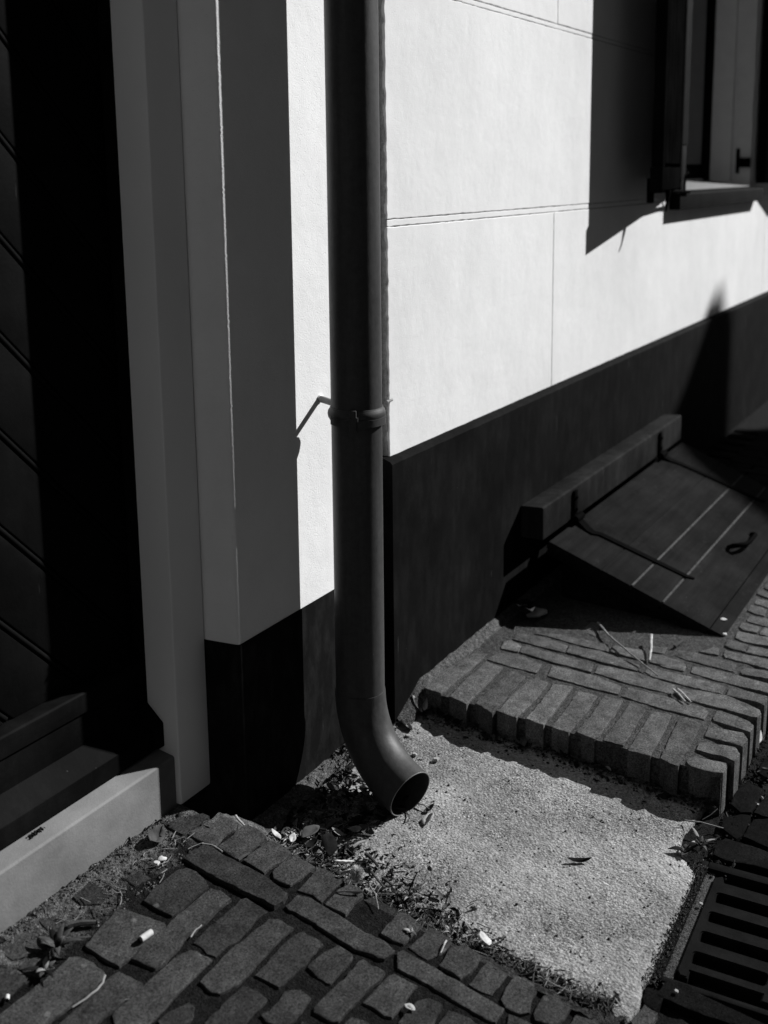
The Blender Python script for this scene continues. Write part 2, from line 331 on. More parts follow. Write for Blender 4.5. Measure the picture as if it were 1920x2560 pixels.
# brick outlines in metres: (height offset, corners)
LEFT = [(0, [(0.995, 1.088), (1.033, 1.094), (1.071, 1.101), (1.079, 1.094), (1.096, 1.029), (1.093, 1.023), (1.038, 1.018), (0.993, 1.021), (0.99, 1.052), (0.99, 1.084)]), (0, [(0.964, 1.087), (0.975, 1.078), (0.978, 1.053), (0.975, 1.029), (0.96, 1.021), (0.908, 1.022), (0.884, 1.025), (0.828, 1.029), (0.824, 1.049), (0.827, 1.079), (0.836, 1.086), (0.885, 1.085), (0.916, 1.084)]), (0, [(0.857, 1.148), (0.891, 1.153), (0.902, 1.148), (0.906, 1.107), (0.893, 1.101), (0.874, 1.098), (0.851, 1.101), (0.843, 1.126)]), (-0.0008, [(0.908, 1.127), (0.921, 1.131), (0.942, 1.123), (0.951, 1.106), (0.945, 1.097), (0.917, 1.092), (0.907, 1.107)]), (-0.0008, [(0.917, 1.17), (0.953, 1.173), (0.966, 1.162), (0.965, 1.134), (0.958, 1.121), (0.936, 1.129), (0.913, 1.141), (0.912, 1.156)]), (-0.0008, [(0.986, 1.17), (1.014, 1.16), (1.013, 1.134), (0.988, 1.129), (0.981, 1.149)]), (-0.0008, [(1.05, 1.168), (1.09, 1.173), (1.09, 1.132), (1.065, 1.125), (1.044, 1.145)]), (-0.0008, [(1.125, 1.141), (1.154, 1.13), (1.154, 1.106), (1.123, 1.112)]), (0, [(0.972, 1.02), (0.988, 1.017), (0.992, 0.976), (0.972, 0.972), (0.919, 0.977), (0.883, 0.977), (0.875, 1.016), (0.92, 1.017)]), (0, [(1.192, 1.022), (1.197, 1.006), (1.192, 0.982), (1.164, 0.984), (1.133, 0.982), (1.091, 0.983), (1.068, 0.98), (1.032, 0.977), (1.019, 0.979), (1.016, 0.997), (1.013, 1.018), (1.032, 1.023), (1.064, 1.023), (1.117, 1.024)]), (0, [(1.078, 0.967), (1.082, 0.956), (1.082, 0.93), (1.022, 0.929), (0.956, 0.924), (0.918, 0.926), (0.912, 0.953), (0.927, 0.975), (0.981, 0.976), (1.056, 0.975)]), (0, [(1.202, 0.973), (1.21, 0.968), (1.21, 0.946), (1.208, 0.923), (1.189, 0.927), (1.154, 0.925), (1.133, 0.922), (1.117, 0.929), (1.089, 0.93), (1.084, 0.944), (1.09, 0.958), (1.089, 0.973), (1.123, 0.976), (1.157, 0.974)]), (0, [(1.196, 0.916), (1.206, 0.904), (1.204, 0.875), (1.178, 0.877), (1.131, 0.876), (1.097, 0.874), (1.069, 0.873), (1.04, 0.883), (1.034, 0.894), (1.039, 0.92), (1.051, 0.921), (1.112, 0.924), (1.151, 0.92)]), (0, [(1.198, 0.867), (1.207, 0.861), (1.207, 0.851), (1.208, 0.831), (1.203, 0.822), (1.176, 0.824), (1.157, 0.821), (1.131, 0.824), (1.098, 0.827), (1.095, 0.868), (1.106, 0.868), (1.16, 0.87), (1.181, 0.87)]), (0, [(1.202, 0.811), (1.218, 0.808), (1.217, 0.801), (1.215, 0.781), (1.211, 0.776), (1.196, 0.774), (1.179, 0.775), (1.148, 0.774), (1.145, 0.779), (1.146, 0.796), (1.152, 0.819), (1.168, 0.819), (1.192, 0.816)]), (0, [(1.207, 0.766), (1.216, 0.763), (1.215, 0.755), (1.212, 0.746), (1.216, 0.741), (1.215, 0.725), (1.197, 0.723), (1.174, 0.728), (1.157, 0.728), (1.125, 0.729), (1.1, 0.731), (1.094, 0.736), (1.091, 0.767), (1.1, 0.772), (1.12, 0.771), (1.14, 0.77), (1.164, 0.766)]), (0, [(1.213, 0.719), (1.221, 0.714), (1.221, 0.699), (1.221, 0.676), (1.188, 0.677), (1.171, 0.675), (1.15, 0.677), (1.146, 0.688), (1.148, 0.708), (1.146, 0.724), (1.178, 0.722)]), (0, [(1.195, 0.665), (1.211, 0.654), (1.215, 0.637), (1.21, 0.629), (1.196, 0.63), (1.177, 0.626), (1.161, 0.625), (1.144, 0.648), (1.144, 0.667), (1.167, 0.667)]), (0, [(1.208, 0.623), (1.212, 0.615), (1.215, 0.592), (1.211, 0.574), (1.182, 0.581), (1.171, 0.613), (1.178, 0.623)]), (0.003, [(1.215, 1.097), (1.24, 1.096), (1.26, 1.093), (1.267, 1.077), (1.262, 1.055), (1.263, 1.021), (1.264, 0.973), (1.254, 0.921), (1.235, 0.916), (1.217, 0.921), (1.217, 0.942), (1.214, 0.975), (1.211, 1.036), (1.212, 1.069)]), (0, [(1.108, 1.082), (1.135, 1.089), (1.193, 1.088), (1.205, 1.08), (1.208, 1.063), (1.201, 1.037), (1.194, 1.026), (1.166, 1.027), (1.125, 1.026), (1.111, 1.029), (1.108, 1.048), (1.108, 1.07)]), (0, [(1.233, 0.912), (1.265, 0.913), (1.273, 0.89), (1.27, 0.867), (1.269, 0.84), (1.267, 0.816), (1.263, 0.787), (1.267, 0.756), (1.259, 0.733), (1.234, 0.738), (1.228, 0.746), (1.228, 0.764), (1.223, 0.782), (1.225, 0.81), (1.228, 0.849), (1.23, 0.882), (1.228, 0.903)]), (0, [(1.257, 0.732), (1.267, 0.726), (1.267, 0.701), (1.267, 0.671), (1.265, 0.645), (1.264, 0.619), (1.262, 0.585), (1.261, 0.56), (1.251, 0.559), (1.231, 0.56), (1.227, 0.566), (1.227, 0.591), (1.227, 0.617), (1.229, 0.643), (1.23, 0.665), (1.23, 0.689), (1.23, 0.715), (1.241, 0.724)]), (0, [(1.255, 0.553), (1.258, 0.546), (1.261, 0.524), (1.257, 0.502), (1.238, 0.514), (1.234, 0.547)]), (0, [(1.259, 1.175), (1.291, 1.167), (1.324, 1.145), (1.325, 1.131), (1.294, 1.129), (1.259, 1.134), (1.258, 1.146)]), (0, [(1.266, 1.129), (1.295, 1.128), (1.32, 1.125), (1.337, 1.117), (1.344, 1.101), (1.343, 1.083), (1.325, 1.077), (1.301, 1.08), (1.273, 1.076), (1.267, 1.091), (1.265, 1.108)]), (0, [(1.271, 1.074), (1.303, 1.073), (1.337, 1.074), (1.347, 1.068), (1.35, 1.048), (1.343, 1.025), (1.327, 1.025), (1.288, 1.025), (1.266, 1.027), (1.269, 1.049)]), (0, [(1.272, 1.023), (1.305, 1.023), (1.342, 1.019), (1.344, 1.005), (1.339, 0.974), (1.319, 0.97), (1.293, 0.976), (1.269, 0.977), (1.272, 1.002)]), (0, [(1.28, 0.973), (1.311, 0.971), (1.341, 0.966), (1.338, 0.952), (1.334, 0.925), (1.299, 0.925), (1.273, 0.93), (1.269, 0.945), (1.269, 0.962)]), (-0.001, [(1.271, 0.917), (1.295, 0.919), (1.338, 0.922), (1.342, 0.906), (1.337, 0.871), (1.309, 0.874), (1.273, 0.872), (1.277, 0.893)]), (0, [(1.27, 0.867), (1.31, 0.868), (1.333, 0.863), (1.338, 0.843), (1.325, 0.828), (1.305, 0.83), (1.272, 0.828), (1.271, 0.846)]), (-0.008, [(1.283, 0.835), (1.321, 0.833), (1.339, 0.824), (1.343, 0.779), (1.315, 0.777), (1.277, 0.778), (1.273, 0.789), (1.278, 0.818)]), (0, [(1.274, 0.77), (1.298, 0.771), (1.332, 0.77), (1.338, 0.756), (1.329, 0.728), (1.305, 0.728), (1.276, 0.73), (1.272, 0.747)]), (-0.001, [(1.277, 0.724), (1.308, 0.719), (1.333, 0.718), (1.337, 0.711), (1.333, 0.679), (1.317, 0.675), (1.295, 0.677), (1.272, 0.689), (1.272, 0.702)]), (0, [(1.271, 0.671), (1.293, 0.671), (1.312, 0.674), (1.333, 0.659), (1.328, 0.628), (1.309, 0.625), (1.283, 0.626), (1.268, 0.633), (1.27, 0.647)]), (0, [(1.268, 0.621), (1.287, 0.62), (1.315, 0.62), (1.325, 0.617), (1.323, 0.582), (1.302, 0.582), (1.27, 0.585), (1.267, 0.598), (1.267, 0.613)]), (0, [(1.271, 0.573), (1.314, 0.576), (1.328, 0.572), (1.328, 0.532), (1.305, 0.536), (1.276, 0.529), (1.262, 0.538), (1.261, 0.561)]), (0, [(1.275, 0.525), (1.297, 0.527), (1.315, 0.526), (1.325, 0.517), (1.324, 0.483), (1.29, 0.486), (1.273, 0.49), (1.266, 0.518)]), (0, [(1.292, 0.477), (1.328, 0.478), (1.334, 0.47), (1.334, 0.457), (1.329, 0.439), (1.319, 0.43), (1.29, 0.438), (1.28, 0.469)]), (0, [(1.378, 0.406), (1.393, 0.403), (1.39, 0.381), (1.366, 0.381), (1.342, 0.401), (1.35, 0.411)]), (0, [(0.996, 0.912), (1.006, 0.909), (1.005, 0.897), (0.992, 0.888), (0.978, 0.885), (0.945, 0.901), (0.956, 0.922), (0.977, 0.922)]), (0, [(1.071, 0.87), (1.076, 0.862), (1.077, 0.847), (1.074, 0.829), (1.068, 0.826), (1.04, 0.828), (1.021, 0.827), (0.998, 0.832), (0.983, 0.862), (0.991, 0.872), (1.029, 0.873)]), (0, [(1.098, 0.819), (1.109, 0.812), (1.115, 0.802), (1.112, 0.782), (1.092, 0.779), (1.068, 0.777), (1.046, 0.781), (1.04, 0.808), (1.046, 0.822), (1.059, 0.816), (1.082, 0.816)]), (0, [(1.071, 0.771), (1.073, 0.761), (1.057, 0.752), (1.046, 0.765)]), (0, [(1.104, 0.725), (1.118, 0.722), (1.122, 0.712), (1.123, 0.696), (1.104, 0.69), (1.088, 0.719)])]
LOW = [(0, [(1.413, 0.412), (1.439, 0.412), (1.44, 0.387), (1.401, 0.389), (1.405, 0.406)]), (0, [(1.431, 0.397), (1.461, 0.393), (1.474, 0.375), (1.481, 0.247), (1.481, 0.206), (1.445, 0.21), (1.438, 0.274), (1.43, 0.35)]), (0, [(1.366, 0.38), (1.382, 0.381), (1.395, 0.377), (1.406, 0.352), (1.398, 0.331), (1.374, 0.34), (1.36, 0.375)]), (0, [(1.987, 0.423), (2.035, 0.424), (2.081, 0.413), (2.073, 0.383), (2.021, 0.382), (1.981, 0.384), (1.969, 0.401)]), (0, [(1.984, 0.38), (2.024, 0.377), (2.065, 0.371), (2.069, 0.358), (1.987, 0.35), (1.982, 0.365)]), (0, [(1.9, 0.419), (1.936, 0.423), (1.968, 0.39), (1.968, 0.382), (1.897, 0.382), (1.88, 0.388), (1.891, 0.407)]), (0, [(1.896, 0.379), (1.96, 0.376), (1.979, 0.353), (1.978, 0.334), (1.889, 0.335), (1.89, 0.348)]), (0, [(1.811, 0.411), (1.853, 0.415), (1.871, 0.403), (1.874, 0.345), (1.873, 0.313), (1.825, 0.309), (1.822, 0.342), (1.807, 0.39)]), (0, [(2.132, 0.406), (2.195, 0.404), (2.214, 0.387), (2.146, 0.367), (2.12, 0.386)])]
STEP = [(0, [(1.955, 1.061), (2.07, 1.064), (2.167, 1.048), (2.18, 1.02), (2.088, 1.019), (1.953, 1.021)]), (0, [(1.952, 0.999), (2.052, 1.006), (2.143, 1.004), (2.137, 0.961), (2.03, 0.958), (1.941, 0.955), (1.947, 0.976)]), (0, [(1.955, 0.94), (2.073, 0.941), (2.136, 0.936), (2.122, 0.902), (2.048, 0.899), (1.936, 0.894), (1.942, 0.908)]), (0, [(1.95, 0.888), (2.032, 0.891), (2.118, 0.888), (2.135, 0.878), (2.123, 0.848), (2.034, 0.842), (1.945, 0.844)]), (0, [(1.952, 0.826), (2.032, 0.828), (2.125, 0.836), (2.134, 0.797), (2.042, 0.791), (1.946, 0.786)]), (0, [(1.95, 0.769), (2.024, 0.772), (2.125, 0.779), (2.126, 0.738), (2.041, 0.732), (1.947, 0.733)]), (0, [(1.957, 0.721), (2.032, 0.719), (2.132, 0.725), (2.133, 0.685), (2.05, 0.678), (1.961, 0.677), (1.951, 0.681)]), (0, [(1.957, 0.665), (2.049, 0.666), (2.13, 0.669), (2.137, 0.661), (2.123, 0.632), (2.044, 0.629), (1.959, 0.625)]), (0, [(1.946, 0.611), (2.021, 0.614), (2.103, 0.617), (2.126, 0.613), (2.131, 0.58), (2.052, 0.573), (1.95, 0.569)]), (0, [(1.951, 0.549), (2.039, 0.557), (2.121, 0.562), (2.138, 0.553), (2.127, 0.518), (2.038, 0.514), (1.942, 0.513), (1.943, 0.528)]), (0, [(1.964, 0.503), (1.982, 0.503), (1.991, 0.487), (2.0, 0.438), (1.983, 0.433), (1.961, 0.435), (1.952, 0.466), (1.952, 0.493)]), (0, [(2.02, 0.499), (2.05, 0.501), (2.058, 0.487), (2.068, 0.438), (2.049, 0.424), (2.016, 0.426), (2.021, 0.447), (2.018, 0.477)]), (0, [(2.082, 0.5), (2.124, 0.502), (2.131, 0.469), (2.136, 0.437), (2.115, 0.425), (2.081, 0.426), (2.084, 0.451), (2.082, 0.486)]), (0, [(2.162, 0.504), (2.199, 0.504), (2.2, 0.473), (2.189, 0.438), (2.178, 0.427), (2.147, 0.426), (2.15, 0.461), (2.153, 0.499)]), (0, [(2.157, 1.009), (2.202, 1.003), (2.219, 0.96), (2.202, 0.896), (2.156, 0.889), (2.153, 0.945)]), (0, [(2.155, 0.862), (2.208, 0.873), (2.214, 0.786), (2.196, 0.709), (2.158, 0.703), (2.153, 0.761), (2.154, 0.811)]), (0, [(2.154, 0.694), (2.199, 0.694), (2.203, 0.618), (2.199, 0.563), (2.197, 0.531), (2.183, 0.519), (2.149, 0.519), (2.148, 0.549), (2.146, 0.601)]), (0, [(2.225, 1.006), (2.268, 1.016), (2.279, 1.004), (2.265, 0.973), (2.23, 0.965)]), (0, [(2.232, 0.961), (2.266, 0.969), (2.269, 0.898), (2.264, 0.796), (2.225, 0.788), (2.224, 0.88)]), (0, [(2.228, 0.781), (2.27, 0.786), (2.28, 0.701), (2.265, 0.609), (2.221, 0.606), (2.218, 0.697)]), (0, [(2.227, 0.602), (2.252, 0.599), (2.267, 0.56), (2.277, 0.504), (2.262, 0.456), (2.25, 0.43), (2.234, 0.425), (2.215, 0.428), (2.21, 0.439), (2.214, 0.476), (2.213, 0.527), (2.215, 0.569)]), (0, [(2.288, 1.005), (2.324, 1.009), (2.339, 0.946), (2.324, 0.882), (2.287, 0.874), (2.285, 0.943)]), (0, [(2.289, 0.87), (2.326, 0.878), (2.337, 0.806), (2.316, 0.707), (2.286, 0.703), (2.285, 0.787)]), (0, [(2.279, 0.687), (2.322, 0.689), (2.323, 0.653), (2.323, 0.597), (2.324, 0.542), (2.321, 0.514), (2.281, 0.516), (2.277, 0.571), (2.279, 0.64)]), (0, [(2.279, 0.506), (2.315, 0.507), (2.322, 0.475), (2.321, 0.43), (2.301, 0.425), (2.275, 0.426), (2.283, 0.443), (2.28, 0.479)]), (0, [(2.346, 0.973), (2.372, 0.933), (2.383, 0.803), (2.347, 0.789), (2.344, 0.863), (2.35, 0.931)]), (0, [(2.349, 0.787), (2.382, 0.792), (2.399, 0.719), (2.347, 0.7), (2.346, 0.742)]), (0, [(2.346, 0.693), (2.392, 0.704), (2.396, 0.673), (2.374, 0.619), (2.344, 0.616)]), (0, [(2.34, 0.667), (2.389, 0.673), (2.391, 0.63), (2.369, 0.617), (2.344, 0.615), (2.34, 0.658)]), (0, [(2.347, 0.6), (2.378, 0.604), (2.39, 0.573), (2.389, 0.518), (2.386, 0.441), (2.382, 0.414), (2.342, 0.414), (2.343, 0.433), (2.339, 0.492), (2.339, 0.546)]), (0, [(2.413, 0.655), (2.449, 0.655), (2.454, 0.604), (2.446, 0.523), (2.403, 0.52), (2.403, 0.577), (2.405, 0.627)]), (0, [(2.432, 0.719), (2.445, 0.681), (2.409, 0.679), (2.402, 0.705)]), (0, [(2.409, 0.506), (2.433, 0.502), (2.446, 0.454), (2.448, 0.422), (2.404, 0.419), (2.408, 0.446), (2.398, 0.499)]), (0, [(2.478, 0.561), (2.502, 0.561), (2.502, 0.53), (2.512, 0.468), (2.511, 0.434), (2.458, 0.429), (2.459, 0.457), (2.463, 0.507), (2.465, 0.552)]), (0, [(2.461, 0.612), (2.504, 0.589), (2.507, 0.577), (2.468, 0.57)]), (0, [(2.529, 0.569), (2.565, 0.571), (2.563, 0.524), (2.52, 0.521), (2.521, 0.556)]), (0, [(2.518, 0.518), (2.558, 0.518), (2.564, 0.478), (2.562, 0.444), (2.521, 0.442), (2.522, 0.47)]), (0, [(2.585, 0.559), (2.626, 0.562), (2.631, 0.492), (2.634, 0.458), (2.584, 0.454), (2.583, 0.483), (2.573, 0.532)]), (0, [(2.657, 0.566), (2.688, 0.567), (2.687, 0.522), (2.647, 0.522), (2.644, 0.554)]), (0, [(2.65, 0.511), (2.688, 0.513), (2.694, 0.47), (2.653, 0.468)]), (0, [(2.703, 0.558), (2.741, 0.562), (2.748, 0.517), (2.749, 0.481), (2.703, 0.477), (2.697, 0.506)]), (0, [(2.773, 0.571), (2.811, 0.572), (2.808, 0.532), (2.759, 0.528), (2.762, 0.552)]), (0, [(2.832, 0.568), (2.866, 0.569), (2.869, 0.542), (2.874, 0.505), (2.823, 0.501), (2.822, 0.532)]), (0, [(2.901, 0.577), (2.926, 0.578), (2.927, 0.554), (2.927, 0.515), (2.883, 0.513), (2.887, 0.546)]), (0, [(2.958, 0.57), (2.989, 0.571), (2.991, 0.528), (2.937, 0.524), (2.945, 0.558)]), (-0.004, [(2.416, 0.939), (2.464, 0.937), (2.472, 0.914), (2.413, 0.909)]), (-0.004, [(2.428, 0.886), (2.491, 0.884), (2.49, 0.85), (2.415, 0.848)]), (-0.004, [(2.439, 0.835), (2.526, 0.831), (2.514, 0.791), (2.417, 0.789)]), (-0.004, [(2.447, 0.777), (2.518, 0.772), (2.523, 0.741), (2.44, 0.726), (2.429, 0.76)]), (-0.004, [(2.481, 0.725), (2.524, 0.717), (2.521, 0.686), (2.465, 0.683)])]

# ================================================================== GROUND
def zl(y): return -.0362 + .15 * y          # left pavement
def zc(y): return -.010 + .07 * y           # concrete apron
def zs(y): return .07 + .04 * y             # brick step
def grid(name, x0, x1, y0, y1, st, fz, mat, skirt=None, kind="structure"):
    nx = max(2, int((x1 - x0) / st)); ny = max(2, int((y1 - y0) / st))
    V = []; F = []
    for j in range(ny + 1):
        for i in range(nx + 1):
            x = x0 + (x1 - x0) * i / nx; y = y0 + (y1 - y0) * j / ny
            V.append((x, y, fz(x, y)))
    for j in range(ny):
        for i in range(nx):
            a = j * (nx + 1) + i; F.append((a, a + 1, a + nx + 2, a + nx + 1))
    if skirt is not None:
        ring = [i for i in range(nx + 1)] + [j * (nx + 1) + nx for j in range(1, ny + 1)] + \
               [ny * (nx + 1) + i for i in range(nx - 1, -1, -1)] + [j * (nx + 1) for j in range(ny - 1, 0, -1)]
        b = len(V)
        for r in ring: V.append((V[r][0], V[r][1], skirt))
        for k in range(len(ring)):
            k2 = (k + 1) % len(ring); F.append((ring[k], b + k, b + k2, ring[k2]))
    o = mesh(name, V, F, mat, None, 60, origin=Vector((0, 0, 0)))
    return tag(o, kind=kind)

street = mesh("street", [(-40, -40, -.075), (60, -40, -.075), (60, 1.6, -.075), (-40, 1.6, -.075)], [(0, 1, 2, 3)], M_STREET, origin=Vector((0, 0, 0)))
tag(street, kind="structure")

def f_left(x, y):
    s = min(1, max(0, (y - 1.10) / .06)) * (1 if x < 1.30 else max(0, 1 - (x - 1.30) / .03))
    d = -.0028 + .0026 * s + fbm(x * 40, y * 40, 1) * (.0010 + .002 * s) - .004 * max(0, fbm(x * 7, y * 7, 21, 2) - .1)
    return zl(y) + d
pavement = grid("pavement", .25, 1.322, .18, 1.192, .007, f_left, M_SAND_P, -.07)
def f_conc(x, y):
    z = zc(y) + fbm(x * 7, y * 7, 3, 3) * .004 + fbm(x * 60, y * 60, 9, 3) * .0012
    wl_ = max(0, 1 - (1.115 - y) / .07)
    z -= .010 * wl_ * max(0, min(1, (1.72 - x) / .1))
    e = max(0, 1 - abs(x - 1.43) / .09) * max(0, min(1, (y - .62) / .3))
    return z - .006 * e
def apron_edge(x):
    k = [(1.20, .44), (1.335, .44), (1.352, .430), (1.369, .416), (1.404, .411), (1.446, .420), (1.483, .413), (1.55, .4175), (1.74, .4195), (1.755, .437), (1.80, .468), (1.86, .474), (1.93, .462), (2.0, .46)]
    for (a, ya), (c, yc) in zip(k, k[1:]):
        if a <= x <= c: return ya + (yc - ya) * (x - a) / (c - a) + fbm(x * 40, 3, 3) * .0035
    return .44
nx, ny = 134, 118; V = []; F = []
for j in range(ny + 1):
    for i in range(nx + 1):
        x = 1.20 + .8 * i / nx; e_ = apron_edge(x); y = e_ + (1.118 - e_) * j / ny
        d = (y - e_); V.append((x, y, f_conc(x, y) - .006 * max(0, 1 - d / .012) ** 2))
for j in range(ny):
    for i in range(nx):
        a = j * (nx + 1) + i; F.append((a, a + 1, a + nx + 2, a + nx + 1))
nb = len(V)
for i in range(nx + 1): V.append((V[i][0], V[i][1] + .002, -.07))
for i in range(nx): F.append((i, nb + i, nb + i + 1, i + 1))
apron = tag(mesh("concrete_apron", V, F, M_CONC, None, 60, origin=Vector((0, 0, 0))), kind="structure")
def f_step(x, y): return zs(y) - .0022 + fbm(x * 35, y * 35, 5) * .0016 - .006 * max(0, min(1, (.50 - y) / .05))
step_fill = grid("step_bed", 1.9545, 3.76, .436, 1.10, .012, f_step, M_SAND_S, -.07)
far_bed = grid("shade_toned_paving", 3.7605, 5.6, .40, 1.10, .02, lambda x, y: zs(y) - .010, M_SAND, -.07)  # shadowed ground at right: its shade is put into the dark colour
def f_low(x, y): return zc(y) - .016 + fbm(x * 40, y * 40, 8) * .0025
gutter = grid("gutter_bed", 1.30, 4.3, -.02, .50, .014, f_low, M_SAND, -.07)

# ------------------------------------------------------------------ bricks
def brick(poly, zf, dz, mat, parent, depth=.085, bev=.0045, rough=.0011, tilt=0.006, grow=.0006):
    P = [Vector((x, y)) for x, y in poly]
    area = sum(P[i].x * P[(i + 1) % len(P)].y - P[(i + 1) % len(P)].x * P[i].y for i in range(len(P)))
    if area < 0: P.reverse()
    c = sum(P, Vector((0, 0))) / len(P)
    Q = []
    for i in range(len(P)):                       # resample the outline and wear its corners
        a, b = P[i], P[(i + 1) % len(P)]
        n = max(1, int((b - a).length / .0075))
        for k in range(n):
            Q.append(a.lerp(b, k / n))
    n = len(Q)
    S = list(Q)
    Q = []
    for i in range(n):
        t = (S[(i + 1) % n] - S[i - 1]); nn = Vector((t.y, -t.x)).normalized()
        Q.append(S[i] + nn * (grow + fbm(S[i].x * 70, S[i].y * 70, dz * 99 + 2, 2) * rough * 1.0 + min(0, fbm(S[i].x * 60, S[i].y * 60, 31, 2) + .2) * .003 + R.uniform(-.0004, .0004)))
    tx, ty = R.uniform(-tilt, tilt), R.uniform(-tilt, tilt)
    oz = R.uniform(-.0008, .0012)
    def top(p): return zf(p.y) + dz + oz + (p.x - c.x) * tx + (p.y - c.y) * ty
    rings = []
    for off, down in ((.0028, .0), (.0006, .0002), (0, .0007), (-.0002, .0030), (-.0004, .02), (.001, depth)):
        ring = []
        for i in range(n):
            t = (Q[(i + 1) % n] - Q[i - 1]); nn = Vector((t.y, -t.x)).normalized()
            p = Q[i] - nn * off
            w = 0 if down > .03 else fbm(p.x * 70, p.y * 70, 4) * .0009
            ring.append((p.x, p.y, top(p) - down + w))
        rings.append(ring)
    V = [v for r in rings for v in r]; F = []
    for r in range(len(rings) - 1):
        for i in range(n):
            j = (i + 1) % n
            F.append((r * n + i, (r + 1) * n + i, (r + 1) * n + j, r * n + j))
    F.append(tuple(range(n)))
    return mesh("brick", V, F, mat, parent, 33)
for dz, p in LEFT: brick(p, zl, dz + .001 + R.uniform(-.0006, .0008), M_BRICK, pavement, tilt=.006, grow=-.0011)
for dz, p in STEP: brick(p, zs, dz + .001, M_BRICK_S, step_fill, .10, tilt=.004)
for dz, p in LOW: brick(p, zc, dz - .003, M_BRICK_D, gutter, .05)
# plain courses carry the paving on past the frame
def rect(x0, y0, x1, y1): return [(x0, y0), (x1, y0), (x1, y1), (x0, y1)]
for r_ in range(9):
    y = .60 - r_ * .055; off = (r_ % 2) * .10
    for k in range(3):
        x0 = .36 + off + k * .205
        if x0 + .196 < 1.03: brick(rect(x0, y, x0 + .196, y + .048), zl, 0, M_BRICK, pavement)
for r_ in range(5):
    y = .84 + r_ * .056; off = (r_ % 2) * .09
    x0 = .42 + off
    brick(rect(x0, y, x0 + .196, y + .048), zl, 0, M_BRICK, pavement)
for dz, p in STEP:
    mx = sum(q[0] for q in p) / len(p); my = min(q[1] for q in p); x0, x1 = min(q[0] for q in p), max(q[0] for q in p)
    if mx > 2.57 and sum(q[1] for q in p) / len(p) < .56 and my > .462:
        brick(rect(x0, .428, x1, my - .007), zs, 0, M_BRICK_S, step_fill)
for r_ in range(7):
    y = .015 + r_ * .055; off = (r_ % 2) * .10
    for k in range(9):
        x0 = 2.26 + off + k * .205
        brick(rect(x0, y, x0 + .196, y + .048), zc, -.003, M_BRICK_D, gutter, .05)
for r_ in range(6):
    x0 = 3.02 + r_ * .058
    brick(rect(x0, .428, x0 + .05, .565), zs, 0, M_BRICK_S, step_fill)
for r_ in range(17):  # dark bricks here stand in for the shadow on the ground at right
    x0 = 3.80 + r_ * .058; off = (r_ % 2) * .1
    for k in range(3):
        y0 = .46 + off + k * .205
        if y0 + .196 < 1.075: brick(rect(x0, y0, x0 + .05, y0 + .196), zs, -.002, M_BRICK_D, far_bed)

# ================================================================== LEFT HOUSE
house = empty("house", (1.40, 1.18, .1), "white rendered house at left with black plinth and recessed black boarded door", "house")
def wall_profile(z0, z1, out, name, mat, rad, seed, st=.004):
    """return reveal, rounded arris and street face, run up from z0 to z1"""
    cx, cy = 1.403, 1.118
    prof = [(1.395, 1.26), (1.3952, 1.184)]
    prof.append((1.4005 - out, 1.14))
    for k in range(7):
        a = math.pi + (math.pi / 2) * k / 6
        prof.append((cx + rad + (rad + out) * math.cos(a), cy + rad + (rad + out) * math.sin(a)))
    prof += [(1.46, cy - out), (1.60, cy - out), (1.905, cy - out), (1.905, 1.26)]
    n = len(prof); rows = int((z1 - z0) / st) + 1
    V = []; F = []
    for r in range(rows + 1):
        z = z0 + (z1 - z0) * r / rows
        for i, (x, y) in enumerate(prof):
            j = 0
            if 2 <= i <= 9: j = fbm(z * 230, seed, 1, 3) * .0011 + fbm(z * 9, seed, 4, 2) * .0002
            V.append((x + j, y - j * .5, z))
    for r in range(rows):
        for i in range(n):
            i2 = (i + 1) % n
            F.append((r * n + i, r * n + i2, (r + 1) * n + i2, (r + 1) * n + i))
    F.append(tuple(range(n))[::-1]); F.append(tuple(rows * n + i for i in range(n)))
    return mesh(name, V, F, mat, house, 40)
wall_profile(.412, 3.4, 0.0, "wall", M_STUCCO_L, .006, 2.0)
wall_profile(-.06, .4116, .0015, "plinth", M_PLINTH_L, .007, 5.0)

# door post with its bead, neut block, threshold and sill
bm = prism_bm([(1.3147, 1.184), (1.3945, 1.184), (1.3945, 1.25), (1.3147, 1.25)], 'z', .1428, 3.3, .0045, 3)
from_bm("door_post", bm, M_WHITE, house, 35)
prism("frame_rebate", [(1.3165, 1.2502), (1.39, 1.2502), (1.39, 1.36), (1.3165, 1.36)], 'z', .2, 3.3, M_DOOR, house, .002)
# dark block at the foot of the post, sloping top
prism("post_foot", [(1.2143, .245), (1.2500, .245), (1.30, .245), (1.30, .318), (1.2500, .318), (1.2143, .2875)], 'x', 1.300, 1.3146, M_DOOR, house, .0015)
SX0 = .35
sill = prism("door_sill", [(1.1935, .12), (1.25, .12), (1.25, .2385), (1.1965, .2318), (1.1935, .2288)], 'x', SX0, 1.3146, M_STONE, house, .0012)
prism("threshold", [(1.226, .2395), (1.30, .2395), (1.30, .3034), (1.2545, .3034), (1.229, .2748), (1.226, .2715)], 'x', SX0, 1.3146, M_WOOD, house, .0010)
prism("riser", [(1.2545, .3036), (1.30, .3036), (1.30, .3575), (1.2545, .3575)], 'x', SX0, 1.3146, M_WOOD, house, .0008)
prism("weather_bar", [(1.2495, .3585), (1.30, .3585), (1.30, .3960), (1.2525, .3925), (1.2495, .3895)], 'x', SX0, 1.3146, M_WOOD, house, .0010)

